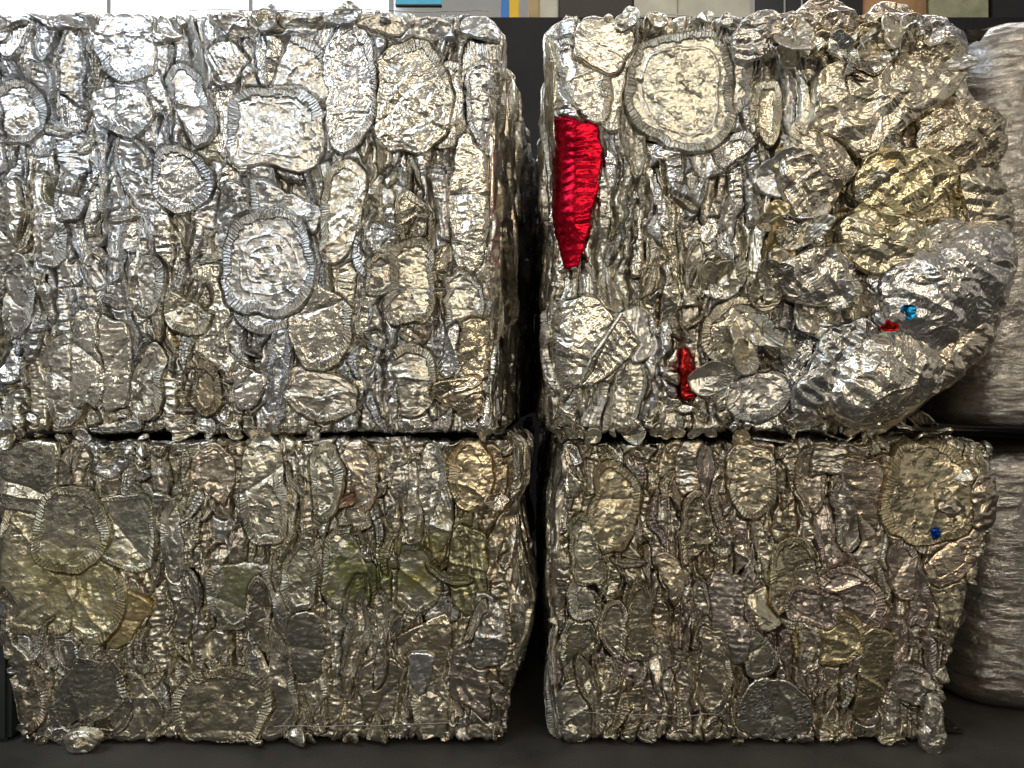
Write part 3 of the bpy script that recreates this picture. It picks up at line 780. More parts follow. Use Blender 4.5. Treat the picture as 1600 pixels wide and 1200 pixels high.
def hero(b, root, rng, x0, y0, x1, y1, name='crushed_pan', rot=0, p=2.2, lay=0.010, tint=(0.8, 0.78, 0.74), **kw):
    F = getattr(b, 'face', None)
    if F is not None and 'surf' not in kw:
        R_ = math.sqrt((x1 - x0) * (y1 - y0)) / 2 * S
        rr = kw.get('rimr', .76); k2 = {k: v for k, v in kw.items() if k in ('crum', 'ck', 'dirt', 'mat', 'folds', 'rings', 'ridges', 'sector', 'tilt')}
        k2['crum'] = k2.get('crum', .8) * .62
        k2.setdefault('rim', 0 if ('rim' in kw and kw['rim'] is None) else .95)
        F.ellipse(X((x0 + x1) / 2), Z((y0 + y1) / 2), (x1 - x0) / 2 * S, (y1 - y0) / 2 * S, rot, p, kw.get('jit', .05), (rng.uniform(0, 6.28), rng.uniform(.35, .75)) if lay < .02 and rng.random() < .5 else None, name, rimw=min(.021, max(.011, (1 - rr) * R_ * 1.4)),
                  z=200 + lay * 1e4, lay=(lay - .012) * .35, tint=tint, cross=.35, **k2)
        return
    f, R = ellipse_map((x0 + x1) / 2, (y0 + y1) / 2, (x1 - x0) / 2, (y1 - y0) / 2, rot, p, kw.pop('jit', 0.042), b.seed)
    d = dict(rim=1.0, rimr=0.76, dome=0.006, crum=0.8, dirt=0.12, roll=0.015, rollw=.07, folds=1, res=0.0021)
    d.update(kw)
    d['rollw'] = min(.2, .004 / R)
    return piece(name, d.pop('surf', b.surf), rng, root, f, R, lay=lay * .72, tint=tint, **d)
def sheet(b, root, rng, pts, name='foil_sheet', lay=0.012, tint=(0.8, 0.78, 0.74), c=None, sm=1, **kw):
    F = getattr(b, 'face', None)
    if F is not None and 'surf' not in kw and not kw.pop('free', 0):
        k2 = {k: v for k, v in kw.items() if k in ('crum', 'ck', 'dirt', 'mat', 'folds', 'ridges', 'tilt')}
        k2.setdefault('mat', SMOOTHFOIL); k2.setdefault('dirt', .06)
        F.poly(pts, c, sm, name, z=400 + lay * 1e4, lay=(lay - .012) * .35, tint=tint, cross=.2, **k2)
        return
    kw.pop('free', 0)
    f, R = poly_map(pts, c, sm)
    d = dict(rim=None, dome=0.001, crum=0.8, dirt=0.08, roll=0.010, rollw=.07, folds=1, res=0.0022, mat=SMOOTHFOIL)
    d.update(kw)
    return piece(name, d.pop('surf', b.surf), rng, root, f, R, lay=lay, tint=tint, **d)
def arcs(b, root, rng, n, region, palette, skip=()):
    """curved lengths of pleated pan rim lying over their neighbours"""
    k = 0
    for _ in range(n * 8):
        if k >= n: break
        px, py = rng.uniform(region[0], region[2]), rng.uniform(region[1], region[3])
        if any(((px - a) / (rx * f)) ** 2 + ((py - c) / (ry * f)) ** 2 < 1 for a, c, rx, ry, f in skip): continue
        k += 1
        r0 = rng.uniform(.05, .15); w = rng.uniform(.006, .012); span = rng.uniform(.35, .9) * min(1, .09 / r0); a0 = rng.choice((0, math.pi, 0, math.pi, -math.pi / 2)) + rng.uniform(-.5, .5)
        cx, cz = X(px) - r0 * math.cos(a0), Z(py) - r0 * math.sin(a0)
        def f(RH, TH, r0=r0, w=w, span=span, a0=a0, cx=cx, cz=cz):
            a, c = super_outline(TH, 3.0); an = a0 + RH * c * span; r = r0 + RH * a * w * (1.1 - .3 * (RH * c) ** 2)
            return cx + r * np.cos(an), cz + r * np.sin(an)
        t = rng.choice(palette)
        if getattr(b, 'face', None) is not None:
            b.face.arc(cx, cz, r0, w, a0, span, z=rng.uniform(20, 330), tint=t, mat=GREENFOIL if b is LL else None, rim=1, rimw=w * 1.5, crum=.5, cross=.2, folds=0, lay=.001); continue
        piece('pan_rim', b.surf, rng, root, f, math.sqrt(w * r0 * span), rim=None, band=r0 * span * 2 / .0085, lay=rng.uniform(.008, .016), tint=t, crum=.6, folds=0, roll=.014, rollw=.3, res=.0016, tilt=(rng.uniform(-.3, .3), 0), dome=.003)
def skips(lst, f=0.62): return [((a[0] + a[2]) / 2, (a[1] + a[3]) / 2, (a[2] - a[0]) / 2, (a[3] - a[1]) / 2, f) for a in lst]

# ================================================================== the setting
floor_m, n, l, b_ = nodes_of('concrete_floor')
tc = n.new('ShaderNodeTexCoord')
t = tex_noise(n, l, tc.outputs['Object'], 3.0, 8, 0.65)
l.new(ramp(n, l, t.outputs['Fac'], [(0.3, (0.022, 0.021, 0.020)), (0.75, (0.075, 0.070, 0.064))]), b_.inputs['Base Color'])
l.new(ramp(n, l, t.outputs['Fac'], [(0.3, (0.45,) * 3), (0.7, (0.8,) * 3)]), b_.inputs['Roughness'])
t2 = tex_noise(n, l, tc.outputs['Object'], 90, 6, 0.7)
bp = n.new('ShaderNodeBump'); bp.inputs['Distance'].default_value = 0.002
l.new(t2.outputs['Fac'], bp.inputs['Height']); l.new(bp.outputs[0], b_.inputs['Normal'])
fl = box('floor', (-12, -0.3, -0.05), (12, 14, 0.0), floor_m); fl['kind'] = 'structure'

WHITE = simple('white_wall_paint', (.82, .84, .86), .7, 0, 2, .05)
BLACK = simple('shade_black', (.012, .012, .013), .8, 0, 3, .3)  # black that stands in for shade behind the bales
wl_ = box('wall', (-12, 6.0, 2.3), (12, 6.2, 6.0), WHITE); wl_['label'] = 'bright white wall far behind the bales'; wl_['category'] = 'wall'; wl_['kind'] = 'structure'
dd = box('shade_wall', (-12, 5.9, 0), (12, 6.2, 2.3), BLACK); dd['kind'] = 'structure'  # lower wall made black to imitate the darkness in the gap
YB = 4.6; SB = S * YB / YF
def XB(px): return (px - 800) * SB
ZT = CAMZ + 640 * SB
def post(name, px0, px1, mat, label, cat, d=0.12, z0=0.0, y=None):
    o = box(name, (XB(px0), (y or YB), z0), (XB(px1), (y or YB) + d, ZT), mat, bev=.004); return tag(o, label, cat)
part_ = box('backdrop', (XB(690), 4.50, 0), (XB(1750), 4.53, CAMZ + (600 - 27) * S * 4.5 / YF), BLACK); tag(part_, 'black partition added to darken the gap between the stacks', 'backdrop')  # black sheet, added so the gap between the stacks stays dark
YEL = simple('yellow_paint', (.85, .55, .03), .5, 0, 8, .12); BLU = simple('blue_paint', (.05, .22, .62), .5, 0, 8, .1)
CYAN = simple('cyan_sign_paint', (.10, .55, .80), .5, 0, 8, .1); CREAM = simple('cream_paint', (.62, .60, .48), .6, 0, 9, .12)
RUSTY = simple('rusty_orange_paint', (.48, .27, .13), .55, 0, 5, .5); PALEG = simple('pale_green_paint', (.42, .42, .28), .6, 0, 14, .25)
BROWN = simple('dark_brown_board', (.055, .042, .034), .6, 0, 5, .2); GREYB = simple('black_strip', (.018, .018, .019), .45, 0, 5, .2)
TAN = simple('tan_paint', (.50, .36, .18), .6, 0, 5, .2)
post('banner', 783, 795, BLU, 'narrow blue banner beside the yellow one', 'banner', .01, 2.7)
post('banner', 796, 811, YEL, 'narrow yellow banner beside the blue one', 'banner', .01, 2.7)
post('wooden_post', 826, 842, TAN, 'tan post behind the gap between the stacks', 'post')
post('wall_panel', 842, 872, CREAM, 'short cream panel between tan post and dark board', 'panel', .05, y=YB + .02)
post('dark_board', 874, 988, BROWN, 'dark brown board behind the upper right bale', 'board')
post('column', 991, 1058, CREAM, 'cream column next to the dark brown board', 'column', .3)
post('cabinet', 1060, 1176, CREAM, 'wide cream cabinet between cream column and black strips', 'cabinet', .4, y=YB + .03)
for k, (a_, c_) in enumerate(((1180, 1225), (1228, 1252), (1255, 1302), (1306, 1348))):
    o = post('curtain_strip', a_, c_, GREYB, ('first black curtain strip, beside the cream cabinet', 'second black curtain strip from the cream cabinet', 'third black curtain strip from the cream cabinet', 'black curtain strip next to the rusty orange post')[k], 'curtain strip', .012)
    o['group'] = 'black curtain strips'
rp = post('rusty_post', 1350, 1448, RUSTY, 'rusty orange steel post with a bolt hole', 'post', .3)
hz_ = Zh = CAMZ + (600 - 5) * SB
tube('bolt_hole', [(XB(1381), YB - .004, Zh - .0), (XB(1381), YB + .01, Zh)], .010, BLACK, rp, 10)
post('metal_box', 1452, 1545, PALEG, 'pale green metal box beside the rusty orange post', 'metal box', .4)
post('dark_door', 1550, 1640, GREYB, 'black door beside the pale green box', 'door', .1)
sg = box('hanging_sign', (XB(618), YB, CAMZ + 593 * SB), (XB(690), YB + .02, CAMZ + 640 * SB), CYAN); tag(sg, 'cyan hanging sign with a dark lower edge above the left stack', 'sign')
box('sign_edge', (XB(618), YB - .004, CAMZ + 591 * SB), (XB(690), YB + .024, CAMZ + 593 * SB), BROWN, sg)

wm, n, l, b_ = nodes_of('bright_window_pane')
b_.inputs['Base Color'].default_value = (.8, .85, .9, 1); b_.inputs['Emission Color'].default_value = (.88, .95, 1, 1); b_.inputs['Emission Strength'].default_value = 2.2
SW = S * 5.95 / YF
wt = thing('window', 'bright window with daylight behind the left stack', 'window', ((300 - 800) * SW, 5.95, CAMZ + 600 * SW))
box('pane', ((-40 - 800) * SW, 5.93, CAMZ + 540 * SW), ((612 - 800) * SW, 5.95, CAMZ + 700 * SW), wm, wt)
for px in (-42, 175, 395, 612): box('frame', ((px - 3 - 800) * SW, 5.90, CAMZ + 538 * SW), ((px + 3 - 800) * SW, 5.96, CAMZ + 702 * SW), WHITE, wt)
tag(box('steel_post', (X(-60), YF + .02, 0), (X(6), YF + .10, .30), simple('dark_green_steel', (.03, .04, .038), .5, .3, 9, .3), bev=.01), 'short dark steel post at the far left, beside the dirty bale', 'post')
# stretch-wrapped bundles at the right
def film_material():
    m, n, l, b = nodes_of('stretch_film')
    tc = n.new('ShaderNodeTexCoord'); mp = n.new('ShaderNodeMapping')
    mp.inputs['Rotation'].default_value = (0, .9, .3); mp.inputs['Scale'].default_value = (14, 14, 60)
    l.new(tc.outputs['Object'], mp.inputs['Vector'])
    t1 = tex_noise(n, l, mp.outputs[0], 1.0, 5, .65, .6); t2 = tex_noise(n, l, tc.outputs['Object'], 26, 5, .6, .8)
    h = math_node(n, l, 'MULTIPLY_ADD', t2.outputs['Fac'], .8, t1.outputs['Fac'])
    bp = n.new('ShaderNodeBump'); bp.inputs['Distance'].default_value = .006; l.new(h, bp.inputs['Height']); l.new(bp.outputs[0], b.inputs['Normal'])
    tr = n.new('ShaderNodeBsdfTransparent'); gl = n.new('ShaderNodeBsdfGlossy'); gl.inputs['Roughness'].default_value = .13
    gl.inputs['Color'].default_value = (.93, .92, .92, 1); l.new(bp.outputs[0], gl.inputs['Normal'])
    mx = n.new('ShaderNodeMixShader'); l.new(ramp(n, l, t1.outputs['Fac'], [(.38, (.10,) * 3), (.62, (.62,) * 3)]), mx.inputs[0])
    l.new(tr.outputs[0], mx.inputs[1]); l.new(gl.outputs[0], mx.inputs[2])
    l.new(mx.outputs[0], [q for q in n if q.type == 'OUTPUT_MATERIAL'][0].inputs['Surface'])
    b.inputs['Base Color'].default_value = (.70, .64, .63, 1); b.inputs['Roughness'].default_value = .14; b.inputs['Coat Weight'].default_value = 1.0; b.inputs['Specular IOR Level'].default_value = 1.0
    l.new(ramp(n, l, t1.outputs['Fac'], [(.38, (.15,) * 3), (.66, (.70,) * 3)]), b.inputs['Alpha'])
    return m
FILM = film_material()
STUFFM = simple('packed_brown_foil', (.14, .115, .09), .34, .3, 14, .5, .004, 60)
def wrapped(x0, x1, z0, z1, y0, y1, label, rb, seed):
    t = thing('wrapped_bundle', label, 'wrapped bundle', ((x0 + x1) / 2, (y0 + y1) / 2, z0), 'film-wrapped bundles on the right')
    def shell(name, g, mat, amp):
        nt, nz = 360, 150
        th = np.arange(nt) / nt * 2 * math.pi
        cx, cy = (x0 + x1) / 2, (y0 + y1) / 2; hx, hy = (x1 - x0) / 2 + g, (y1 - y0) / 2 + g
        a, b = super_outline(th, 7)
        v = np.linspace(0, 1, nz)
        prof = np.concatenate([np.linspace(0, 1, 30)]); rows = []
        zz, sc = [], []
        for q in np.linspace(0, math.pi / 2, 26): zz.append(z0 + rb * (1 - math.sin(math.pi / 2 - (math.pi / 2 - q))) if 0 else z0 + rb * (1 - math.sin(q))); sc.append(1 - (rb * (1 - math.cos(q - 0))) * 0)
        zz = np.concatenate([z0 + rb * (1 - np.cos(np.linspace(0, math.pi / 2, 26))), np.linspace(z0 + rb, z1 - rb, 96)[1:-1], z1 - rb + rb * np.sin(np.linspace(0, math.pi / 2, 26))])
        ins = np.concatenate([rb * (1 - np.sin(np.linspace(0, math.pi / 2, 26))), np.zeros(94), rb * (1 - np.cos(np.linspace(0, math.pi / 2, 26)))])
        TH, ZZ = np.meshgrid(th, zz, indexing='ij')
        n_ = amp * (smooth(TH * .5, ZZ, .12, seed) + .5 * facet(TH * .5, ZZ, .05, seed + 2) + .35 * facet(TH * .5 + ZZ * .3, ZZ * 2, .03, seed + 3))
        xx = cx + a[:, None] * (hx - ins[None, :] + n_); yy = cy + b[:, None] * (hy - ins[None, :] + n_)
        V = np.stack([xx, yy, ZZ + .3 * n_ + 0 * xx], -1).transpose(1, 0, 2); nz = V.shape[0]
        i = np.arange(nz - 1)[:, None] * nt; j = np.arange(nt)[None, :]; j2 = (j + 1) % nt
        mesh_object(name, V, np.stack([i + j, i + j2, i + nt + j2, i + nt + j], -1), mat, t, caps=(nz - 1) * nt + np.arange(nt))
    shell('packed_goods', 0, STUFFM, .005); shell('stretch_film', .009, FILM, .0045)
yw = 2.12; sw = S * yw / YF
wrapped((1512 - 800) * sw, (1512 - 800) * sw + 1.1, 0.0, CAMZ + (600 - 706) * sw, yw, yw + 1.2, 'lower film-wrapped bundle standing on the floor', .06, 3)
wrapped((1512 - 800) * sw, (1512 - 800) * sw + 1.1, CAMZ + (600 - 668) * sw, CAMZ + (600 - 24) * sw, yw, yw + 1.2, 'pinkish film-wrapped bundle on top of the other bundle', .05, 8)

# ================================================================== upper left bale
def bale_root(b, label):
    return thing('scrap_bale', label, 'scrap bale', ((b.x0 + b.x1) / 2, b.yf + b.depth / 2, b.z0), 'pressed bales of aluminium foil pans')

# ---- lower ones first
LL = Bale(X(-8), X(805), 0.004, Z(684), seed=21, rc=0.05, splay=(0, 0.04))
UL = Bale(X(-60), X(775), Z(679), Z(15), seed=11, splay=(0, 0.10))
LR = Bale(X(868), X(1545), 0.004, Z(687), seed=31, splay=(0, 0))
UR = Bale(X(862), X(1570), Z(678), Z(20), seed=41, splay=(0, 0), rc=.07)
LL.edge('R', [(826, 690), (820, 760), (802, 810), (826, 950), (804, 1050), (788, 1110), (782, 1175)])
LL.edge('L', [(-20, 690), (-20, 930), (-12, 1000), (-2, 1060), (10, 1130), (30, 1175)])
LR.edge('R', [(1556, 690), (1560, 780), (1545, 850), (1528, 900), (1502, 1000), (1482, 1080), (1465, 1130), (1455, 1175)])
LR.edge('L', [(885, 690), (872, 800), (864, 930), (860, 1080), (872, 1175)])
UR.edge('R', [(1490, 24), (1512, 50), (1520, 90), (1530, 130), (1560, 170), (1586, 220), (1590, 330), (1580, 400), (1562, 450), (1552, 520), (1510, 580), (1450, 625), (1400, 672)])

def build_UL():
    b = UL; rng = random.Random(101); root = bale_root(b, 'brightest silvery bale of crushed round pans on top of the left stack')
    core(b, root, 500)
    H = [ # x0 y0 x1 y1 + options
     ((345, 322, 490, 505), dict(rings=((.36, .0014, .02), (.56, .0016, .02), (.2, .0008, .02)), crum=.32, rimr=.76, lay=.022, tint=(.80, .80, .80), folds=0, roll=.02, dirt=.05)),
     ((352, 345, 500, 522), dict(lay=.012, tint=(.78, .78, .76), crum=.6)),
     ((358, 132, 505, 270), dict(p=3.2, crum=.42, rimr=.78, lay=.020, tint=(.82, .81, .78), rings=((.66, .0015, .03),), sector=(1.9, 1.7), folds=0)),
     ((385, 262, 500, 380), dict(lay=.011, crum=.6, sector=(1.57, 1.9), tint=(.82, .82, .82))),
     ((408, 62, 528, 175), dict(lay=.013, crum=.9, sector=(1.57, 1.6))),
     ((502, 45, 592, 232), dict(lay=.016, crum=.8, rimr=.66, sector=(-.2, 1.7), tint=(.84, .84, .85), rot=-4, mat=SMOOTHFOIL)),
     ((588, 57, 698, 248), dict(lay=.022, crum=1.25, ck=.9, rimr=.86, p=2.5, tint=(.74, .70, .62), sector=(1.2, 1.0), mat=SMOOTHFOIL, dome=.012, folds=3)),
     ((660, 95, 735, 235), dict(lay=.010, crum=1.2, tint=(.72, .68, .6), mat=SMOOTHFOIL)),
     ((498, 240, 566, 418), dict(lay=.014, rimr=.55, sector=(2.9, 1.5), tint=(.78, .74, .64), rot=-6)),
     ((450, 420, 556, 575), dict(lay=.016, rimr=.84, p=2.6, sector=(-.1, 1.5), tint=(.72, .69, .62), crum=.5, rot=-12, mat=SMOOTHFOIL)),
     ((420, 470, 520, 560), dict(lay=.009, tint=(.78, .74, .64), crum=.6)),
     ((604, 366, 682, 512), dict(lay=.018, p=3.2, crum=.7, dirt=.42, rimr=.84, tint=(.78, .74, .64))),
     ((568, 395, 618, 460), dict(lay=.012, tint=(.75, .7, .6))),
     ((588, 538, 682, 652), dict(lay=.017, tint=(.72, .68, .58), dirt=.25, crum=.8, sector=(.9, 1.8))),
     ((430, 575, 562, 655), dict(lay=.010, tint=(.74, .70, .62), dirt=.3, rot=-14, sector=(-1.0, 1.1), rimr=.86)),
     ((140, -5, 272, 122), dict(lay=.016, tint=(.80, .80, .82), sector=(-1.57, 1.5), crum=1.1)),
     ((-12, 125, 65, 232), dict(lay=.014, tint=(.82, .82, .82), crum=1)),
     ((115, 482, 162, 640), dict(name='pressed_sheet', lay=.012, p=5, rim=None, crum=.35, tint=(.82, .80, .74), roll=.012, mat=SMOOTHFOIL)),
     ((158, 498, 200, 640), dict(name='pressed_sheet', lay=.014, p=5, rim=None, crum=.35, tint=(.80, .77, .70), roll=.016, mat=SMOOTHFOIL)),
     ((262, 448, 330, 527), dict(lay=.014, sector=(-1.2, 1.5), rimr=.7, tint=(.76, .73, .62))),
     ((208, 402, 262, 492), dict(lay=.012, rimr=.6, tint=(.80, .79, .76))),
     ((205, 540, 262, 655), dict(lay=.012, rimr=.7, sector=(-.8, 1.4), tint=(.76, .73, .65))),
     ((55, 322, 110, 420), dict(lay=.010, rimr=.7, sector=(-.9, 1.6), tint=(.82, .81, .78))),
     ((0, 395, 52, 530), dict(lay=.010, rimr=.5, sector=(-.9, 1.9), tint=(.82, .81, .78))),
     ((70, 520, 142, 665), dict(lay=.008, rimr=.7, sector=(-1.2, 1.4), tint=(.78, .75, .68), p=2.2)),
     ((700, 215, 772, 425), dict(lay=.012, rim=None, name='pressed_sheet', crum=1.1, tint=(.78, .75, .68), p=2.2, mat=SMOOTHFOIL)),
     ((265, 100, 330, 230), dict(lay=.012, rot=20, rimr=.7, tint=(.8, .8, .8))),
     ((330, 60, 385, 140), dict(lay=.008, rot=35, ridges=(.5, 90, .003), rim=None, name='folded_pan')),
     ((235, 230, 330, 330), dict(lay=.010, rot=20, crum=1.2, rimr=.8, tint=(.74, .74, .75), mat=SMOOTHFOIL)),
     ((140, 130, 240, 215), dict(lay=.010, crum=1.2, rimr=.72, sector=(-1.57, 1.2), tint=(.84, .84, .84))),
     ((290, 560, 345, 650), dict(lay=.010, crum=1., rimr=.7, tint=(.62, .55, .42), dirt=.3)),
     ((360, 560, 405, 640), dict(lay=.012, crum=1., rim=None, tint=(.80, .78, .74), mat=SMOOTHFOIL, name='pressed_sheet', p=4)),
    ]
    counts = {}
    sk = skips([h[0] for h in H], .72)
    F = b.face = Face(b, root, rng)
    F.scatter((b.x0, b.x1 + .03), (b.z0, b.z1), (.040, .075), (.12, .34), 330, SILVER + WARM[:2], skip=skips([h[0] for h in H], .5), cool=lambda x, y: max(0, min(1, 1.1 - (y / 520 + x / 1100))), dirt=.1)  # tints turn cooler towards the top left, imitating cool daylight there
    arcs(b, root, rng, 46, (0, 40, 765, 655), SILVER + WARM[:2], skips([h[0] for h in H], .55))
    for r_, kw in H: hero(b, root, rng, *r_, **kw)
    # top edge: laid-over sheets
    for _ in range(26):
        x = rng.uniform(-40, 765)
        hero(b, root, rng, x - rng.uniform(25, 60), rng.uniform(14, 24), x + rng.uniform(25, 60), rng.uniform(36, 70), name='pressed_sheet', rim=None,
             tint=rng.choice(SILVER), rot=rng.uniform(-14, 14), crum=1.2, lay=rng.uniform(.004, .02), tilt=(rng.uniform(-.3, .3), rng.uniform(-.7, .5)), p=2.6, dirt=.2)
    flakes(b, root, rng, 26, (0, 8, 770, 40), (8, 22), SILVER, lay=(.0, .02), steep=.6)
    flakes(b, root, rng, 24, (560, 240, 770, 640), (12, 30), WARM, lay=(-.004, .012), steep=.7, skip=sk)
    flakes(b, root, rng, 22, (0, 630, 760, 668), (12, 26), WARM, lay=(.0, .014), steep=.8)
    sheet(b, root, rng, [(682, 598), (745, 590), (752, 640), (740, 662), (700, 640), (672, 622)], lay=.024, tint=(.72, .62, .46), ridges=(2.0, 60, .002), tilt=(.2, .3))
    sheet(b, root, rng, [(722, 497), (772, 500), (772, 560), (752, 600), (718, 592), (715, 540)], lay=.018, tint=(.62, .55, .42), crum=.4)
    sheet(b, root, rng, [(690, 512), (716, 505), (722, 560), (704, 598), (684, 582)], lay=.014, tint=(.55, .57, .6), crum=.4)
    F.build(1.5); b.face = None
    flakes(b, root, rng, 7, (0, 24, 770, 34), (14, 30), SILVER, lay=(.0, .012), steep=.4, name='edge_scrap')
    flakes(b, root, rng, 16, (0, 670, 770, 686), (10, 24), WARM, lay=(.0, .016), steep=.4, name='drooping_scrap')
    # the side towards the gap: sheets seen nearly edge on
    c2 = {}
    fill(b, root, rng, b.x1 - 0.01, b.x1 + 0.55, (0.02, 0.05), (0.2, 0.5), DARKWARM, names=('side_sheet',) * 3, flutter=.6, counts=c2, crum=.8, dirt=.3, res=.0045)
    wire(b, root, 455, 560, 760, h=.03); wire(b, root, 22, 300, 760, h=.02)
    # the loose sheet that hangs out of the side into the gap
    prof = [(792, 330), (800, 335), (803, 370), (804, 400), (809, 430), (812, 470), (811, 495), (800, 505), (793, 520), (795, 548), (802, 564), (812, 566)]
    t = np.linspace(0, 1, 90); P = np.array(prof, float); tt = np.linspace(0, 1, len(P))
    ex, ez = X(np.interp(t, tt, P[:, 0])), Z(np.interp(t, tt, P[:, 1]))
    W = np.linspace(0, 1, 26)
    xx = ex[:, None] * W + (b.x1 + .004) * (1 - W) ; yy = b.yf + 0.06 + 0.10 * (1 - W)[None, :] + 0 * xx
    xx = xx + .003 * facet(yy, ez[:, None] + 0 * yy, .02, 3); zz = ez[:, None] + 0 * xx
    V = np.stack([xx, yy + .004 * facet(zz, xx, .03, 8), zz], -1)
    i = np.arange(89)[:, None] * 26; j = np.arange(25)[None, :]
    o = mesh_object('torn_flap', V, np.stack([i + j, i + j + 1, i + 27 + j, i + 26 + j], -1), SMOOTHFOIL, root); o.color = (.5, .49, .47, .2)

def build_LL():
    b = LL; rng = random.Random(202); root = bale_root(b, 'dirty scrap bale with a mossy green patch, under the brightest silvery bale')
    core(b, root, 600)
    T = (.66, .62, .52)
    H = [
     ((-45, 778, 172, 990), dict(lay=.006, crum=.9, rimr=.84, tint=(0.82, 0.76, 0.57), dirt=.45)),
     ((140, 770, 247, 893), dict(lay=.018, crum=1.0, rimr=.9, p=2.6, tint=(0.86, 0.85, 0.73), dirt=.35)),
     ((48, 755, 168, 902), dict(lay=.024, crum=.7, rimr=.84, tint=(0.85, 0.81, 0.68), dirt=.12)),
     ((100, 860, 188, 1000), dict(lay=.012, crum=.9, rimr=.8, tint=(0.82, 0.78, 0.57), sector=(-.7, 1.2), dirt=.4, mat=GREENFOIL)),
     ((150, 925, 225, 1010), dict(lay=.008, crum=1, rim=None, name='pressed_sheet', tint=(0.77, 0.63, 0.36), dirt=.6)),
     ((68, 1028, 202, 1150), dict(lay=.018, crum=.7, rimr=.88, p=2.8, tint=(0.62, 0.59, 0.50), sector=(1.57, 1.8), mat=SMOOTHFOIL, folds=3)),
     ((160, 1045, 245, 1172), dict(lay=.014, crum=.8, rimr=.80, tint=(0.75, 0.70, 0.57), rot=-12, sector=(2.9, 1.5))),
     ((268, 1045, 422, 1172), dict(lay=.018, crum=.6, rimr=.80, tint=(0.72, 0.67, 0.53), dirt=.3, p=2.4)),
     ((318, 852, 432, 985), dict(lay=.010, crum=.9, rimr=.82, tint=(.74, .72, .62), dirt=.25, mat=GREENFOIL)),
     ((372, 690, 448, 852), dict(lay=.016, crum=.5, rimr=.82, p=3.2, tint=(0.80, 0.77, 0.66), sector=(-1.3, 1.9), dirt=.3)),
     ((300, 690, 362, 800), dict(lay=.012, crum=.9, rimr=.8, tint=(0.82, 0.73, 0.61), sector=(-1.57, 1.2))),
     ((505, 820, 592, 962), dict(lay=.014, crum=.6, rimr=.88, tint=(.74, .72, .62), dirt=.25, mat=GREENFOIL)),
     ((590, 850, 690, 960), dict(lay=.006, crum=.8, rimr=.88, tint=(.74, .72, .62), dirt=.25, mat=GREENFOIL)),
     ((440, 850, 500, 960), dict(lay=.008, crum=.8, rimr=.8, tint=(.74, .72, .62), dirt=.25, mat=GREENFOIL)),
     ((484, 690, 535, 815), dict(lay=.014, crum=.8, rimr=.5, tint=(0.86, 0.83, 0.70))),
     ((530, 690, 592, 800), dict(lay=.016, crum=.6, rimr=.6, tint=(0.85, 0.76, 0.64), sector=(0, 1.6))),
     ((655, 690, 705, 850), dict(lay=.008, crum=.7, rimr=.6, tint=(0.82, 0.81, 0.75), sector=(0, 1.8))),
     ((705, 678, 768, 802), dict(lay=.024, crum=.8, rimr=.7, tint=(0.86, 0.73, 0.51), sector=(2.8, 1.2))),
     ((455, 958, 502, 1062), dict(lay=.012, name='pressed_sheet', rim=None, p=5, crum=.3, tint=(0.57, 0.55, 0.48), mat=SMOOTHFOIL)),
     ((556, 1030, 620, 1130), dict(lay=.010, name='pressed_sheet', rim=None, p=4, crum=.35, tint=(0.62, 0.57, 0.48), mat=SMOOTHFOIL)),
     ((622, 950, 705, 1050), dict(lay=.012, name='pressed_sheet', rim=None, p=3, crum=.6, tint=(0.70, 0.63, 0.48), mat=SMOOTHFOIL, rot=10)),
     ((-8, 1035, 75, 1155), dict(lay=.012, crum=1, rimr=.75, tint=(0.70, 0.61, 0.48), dirt=.4)),
     ((20, 1075, 100, 1172), dict(lay=.004, crum=1.1, rimr=.75, tint=(0.70, 0.63, 0.57), dirt=.3)),
     ((-20, 688, 95, 800), dict(lay=.012, crum=.8, rim=None, name='pressed_sheet', tint=(0.80, 0.77, 0.66), p=3.5, folds=3, dirt=.2, mat=SMOOTHFOIL)),
     ((255, 770, 300, 905), dict(lay=.012, rimr=.4, tint=(0.86, 0.83, 0.75))),
     ((395, 985, 460, 1160), dict(lay=.012, rimr=.6, tint=(0.75, 0.71, 0.61), sector=(.3, 1.8))),
     ((640, 1040, 700, 1172), dict(lay=.012, rimr=.6, tint=(0.75, 0.70, 0.57), sector=(3.1, 1.6))),
    ]
    sk = skips([h[0] for h in H], .72)
    def mats(px, py, r):
        return r.choice((GREENFOIL, GREENFOIL, GREENFOIL, SMOOTHFOIL, CHARFOIL))
    counts = {}
    F = b.face = Face(b, root, rng)
    F.scatter((b.x0, b.x1 + .03), (b.z0, b.z1), (.036, .066), (.09, .28), 330, [tuple(c * .93 for c in q) for q in WARM] + DARKWARM, skip=skips([h[0] for h in H], .5), mats=mats, dirt=.3)
    arcs(b, root, rng, 44, (10, 700, 790, 1150), WARM + DARKWARM, skips([h[0] for h in H], .6))
    for r_, kw in H:
        kw.setdefault('mat', GREENFOIL); hero(b, root, rng, *r_, **kw)
    sheet(b, root, rng, [(632, 1022), (680, 1020), (676, 1060), (655, 1092), (638, 1075), (634, 1050)], lay=.020, tint=(0.90, 0.90, 0.90), crum=.5)
    # bulging vertical folds at the right end
    for (x0, y0, x1, y1, lay, tn) in [(738, 690, 790, 900, .00, (.50, .42, .30)), (770, 680, 828, 800, -.005, (.56, .48, .34)), (752, 800, 812, 960, .004, (.56, .50, .38)),
                                      (700, 820, 760, 960, .006, (.52, .50, .32)), (780, 840, 836, 1010, .004, (.60, .56, .46)), (720, 930, 790, 1040, .012, (.66, .64, .60)),
                                      (700, 1010, 765, 1150, .008, (.60, .55, .48)), (756, 980, 820, 1120, .000, (.60, .50, .36)), (730, 1060, 798, 1168, .002, (.55, .52, .46)),
                                      (812, 880, 842, 1030, -.01, (.62, .58, .5)), (795, 690, 832, 850, -.02, (.5, .42, .3))]:
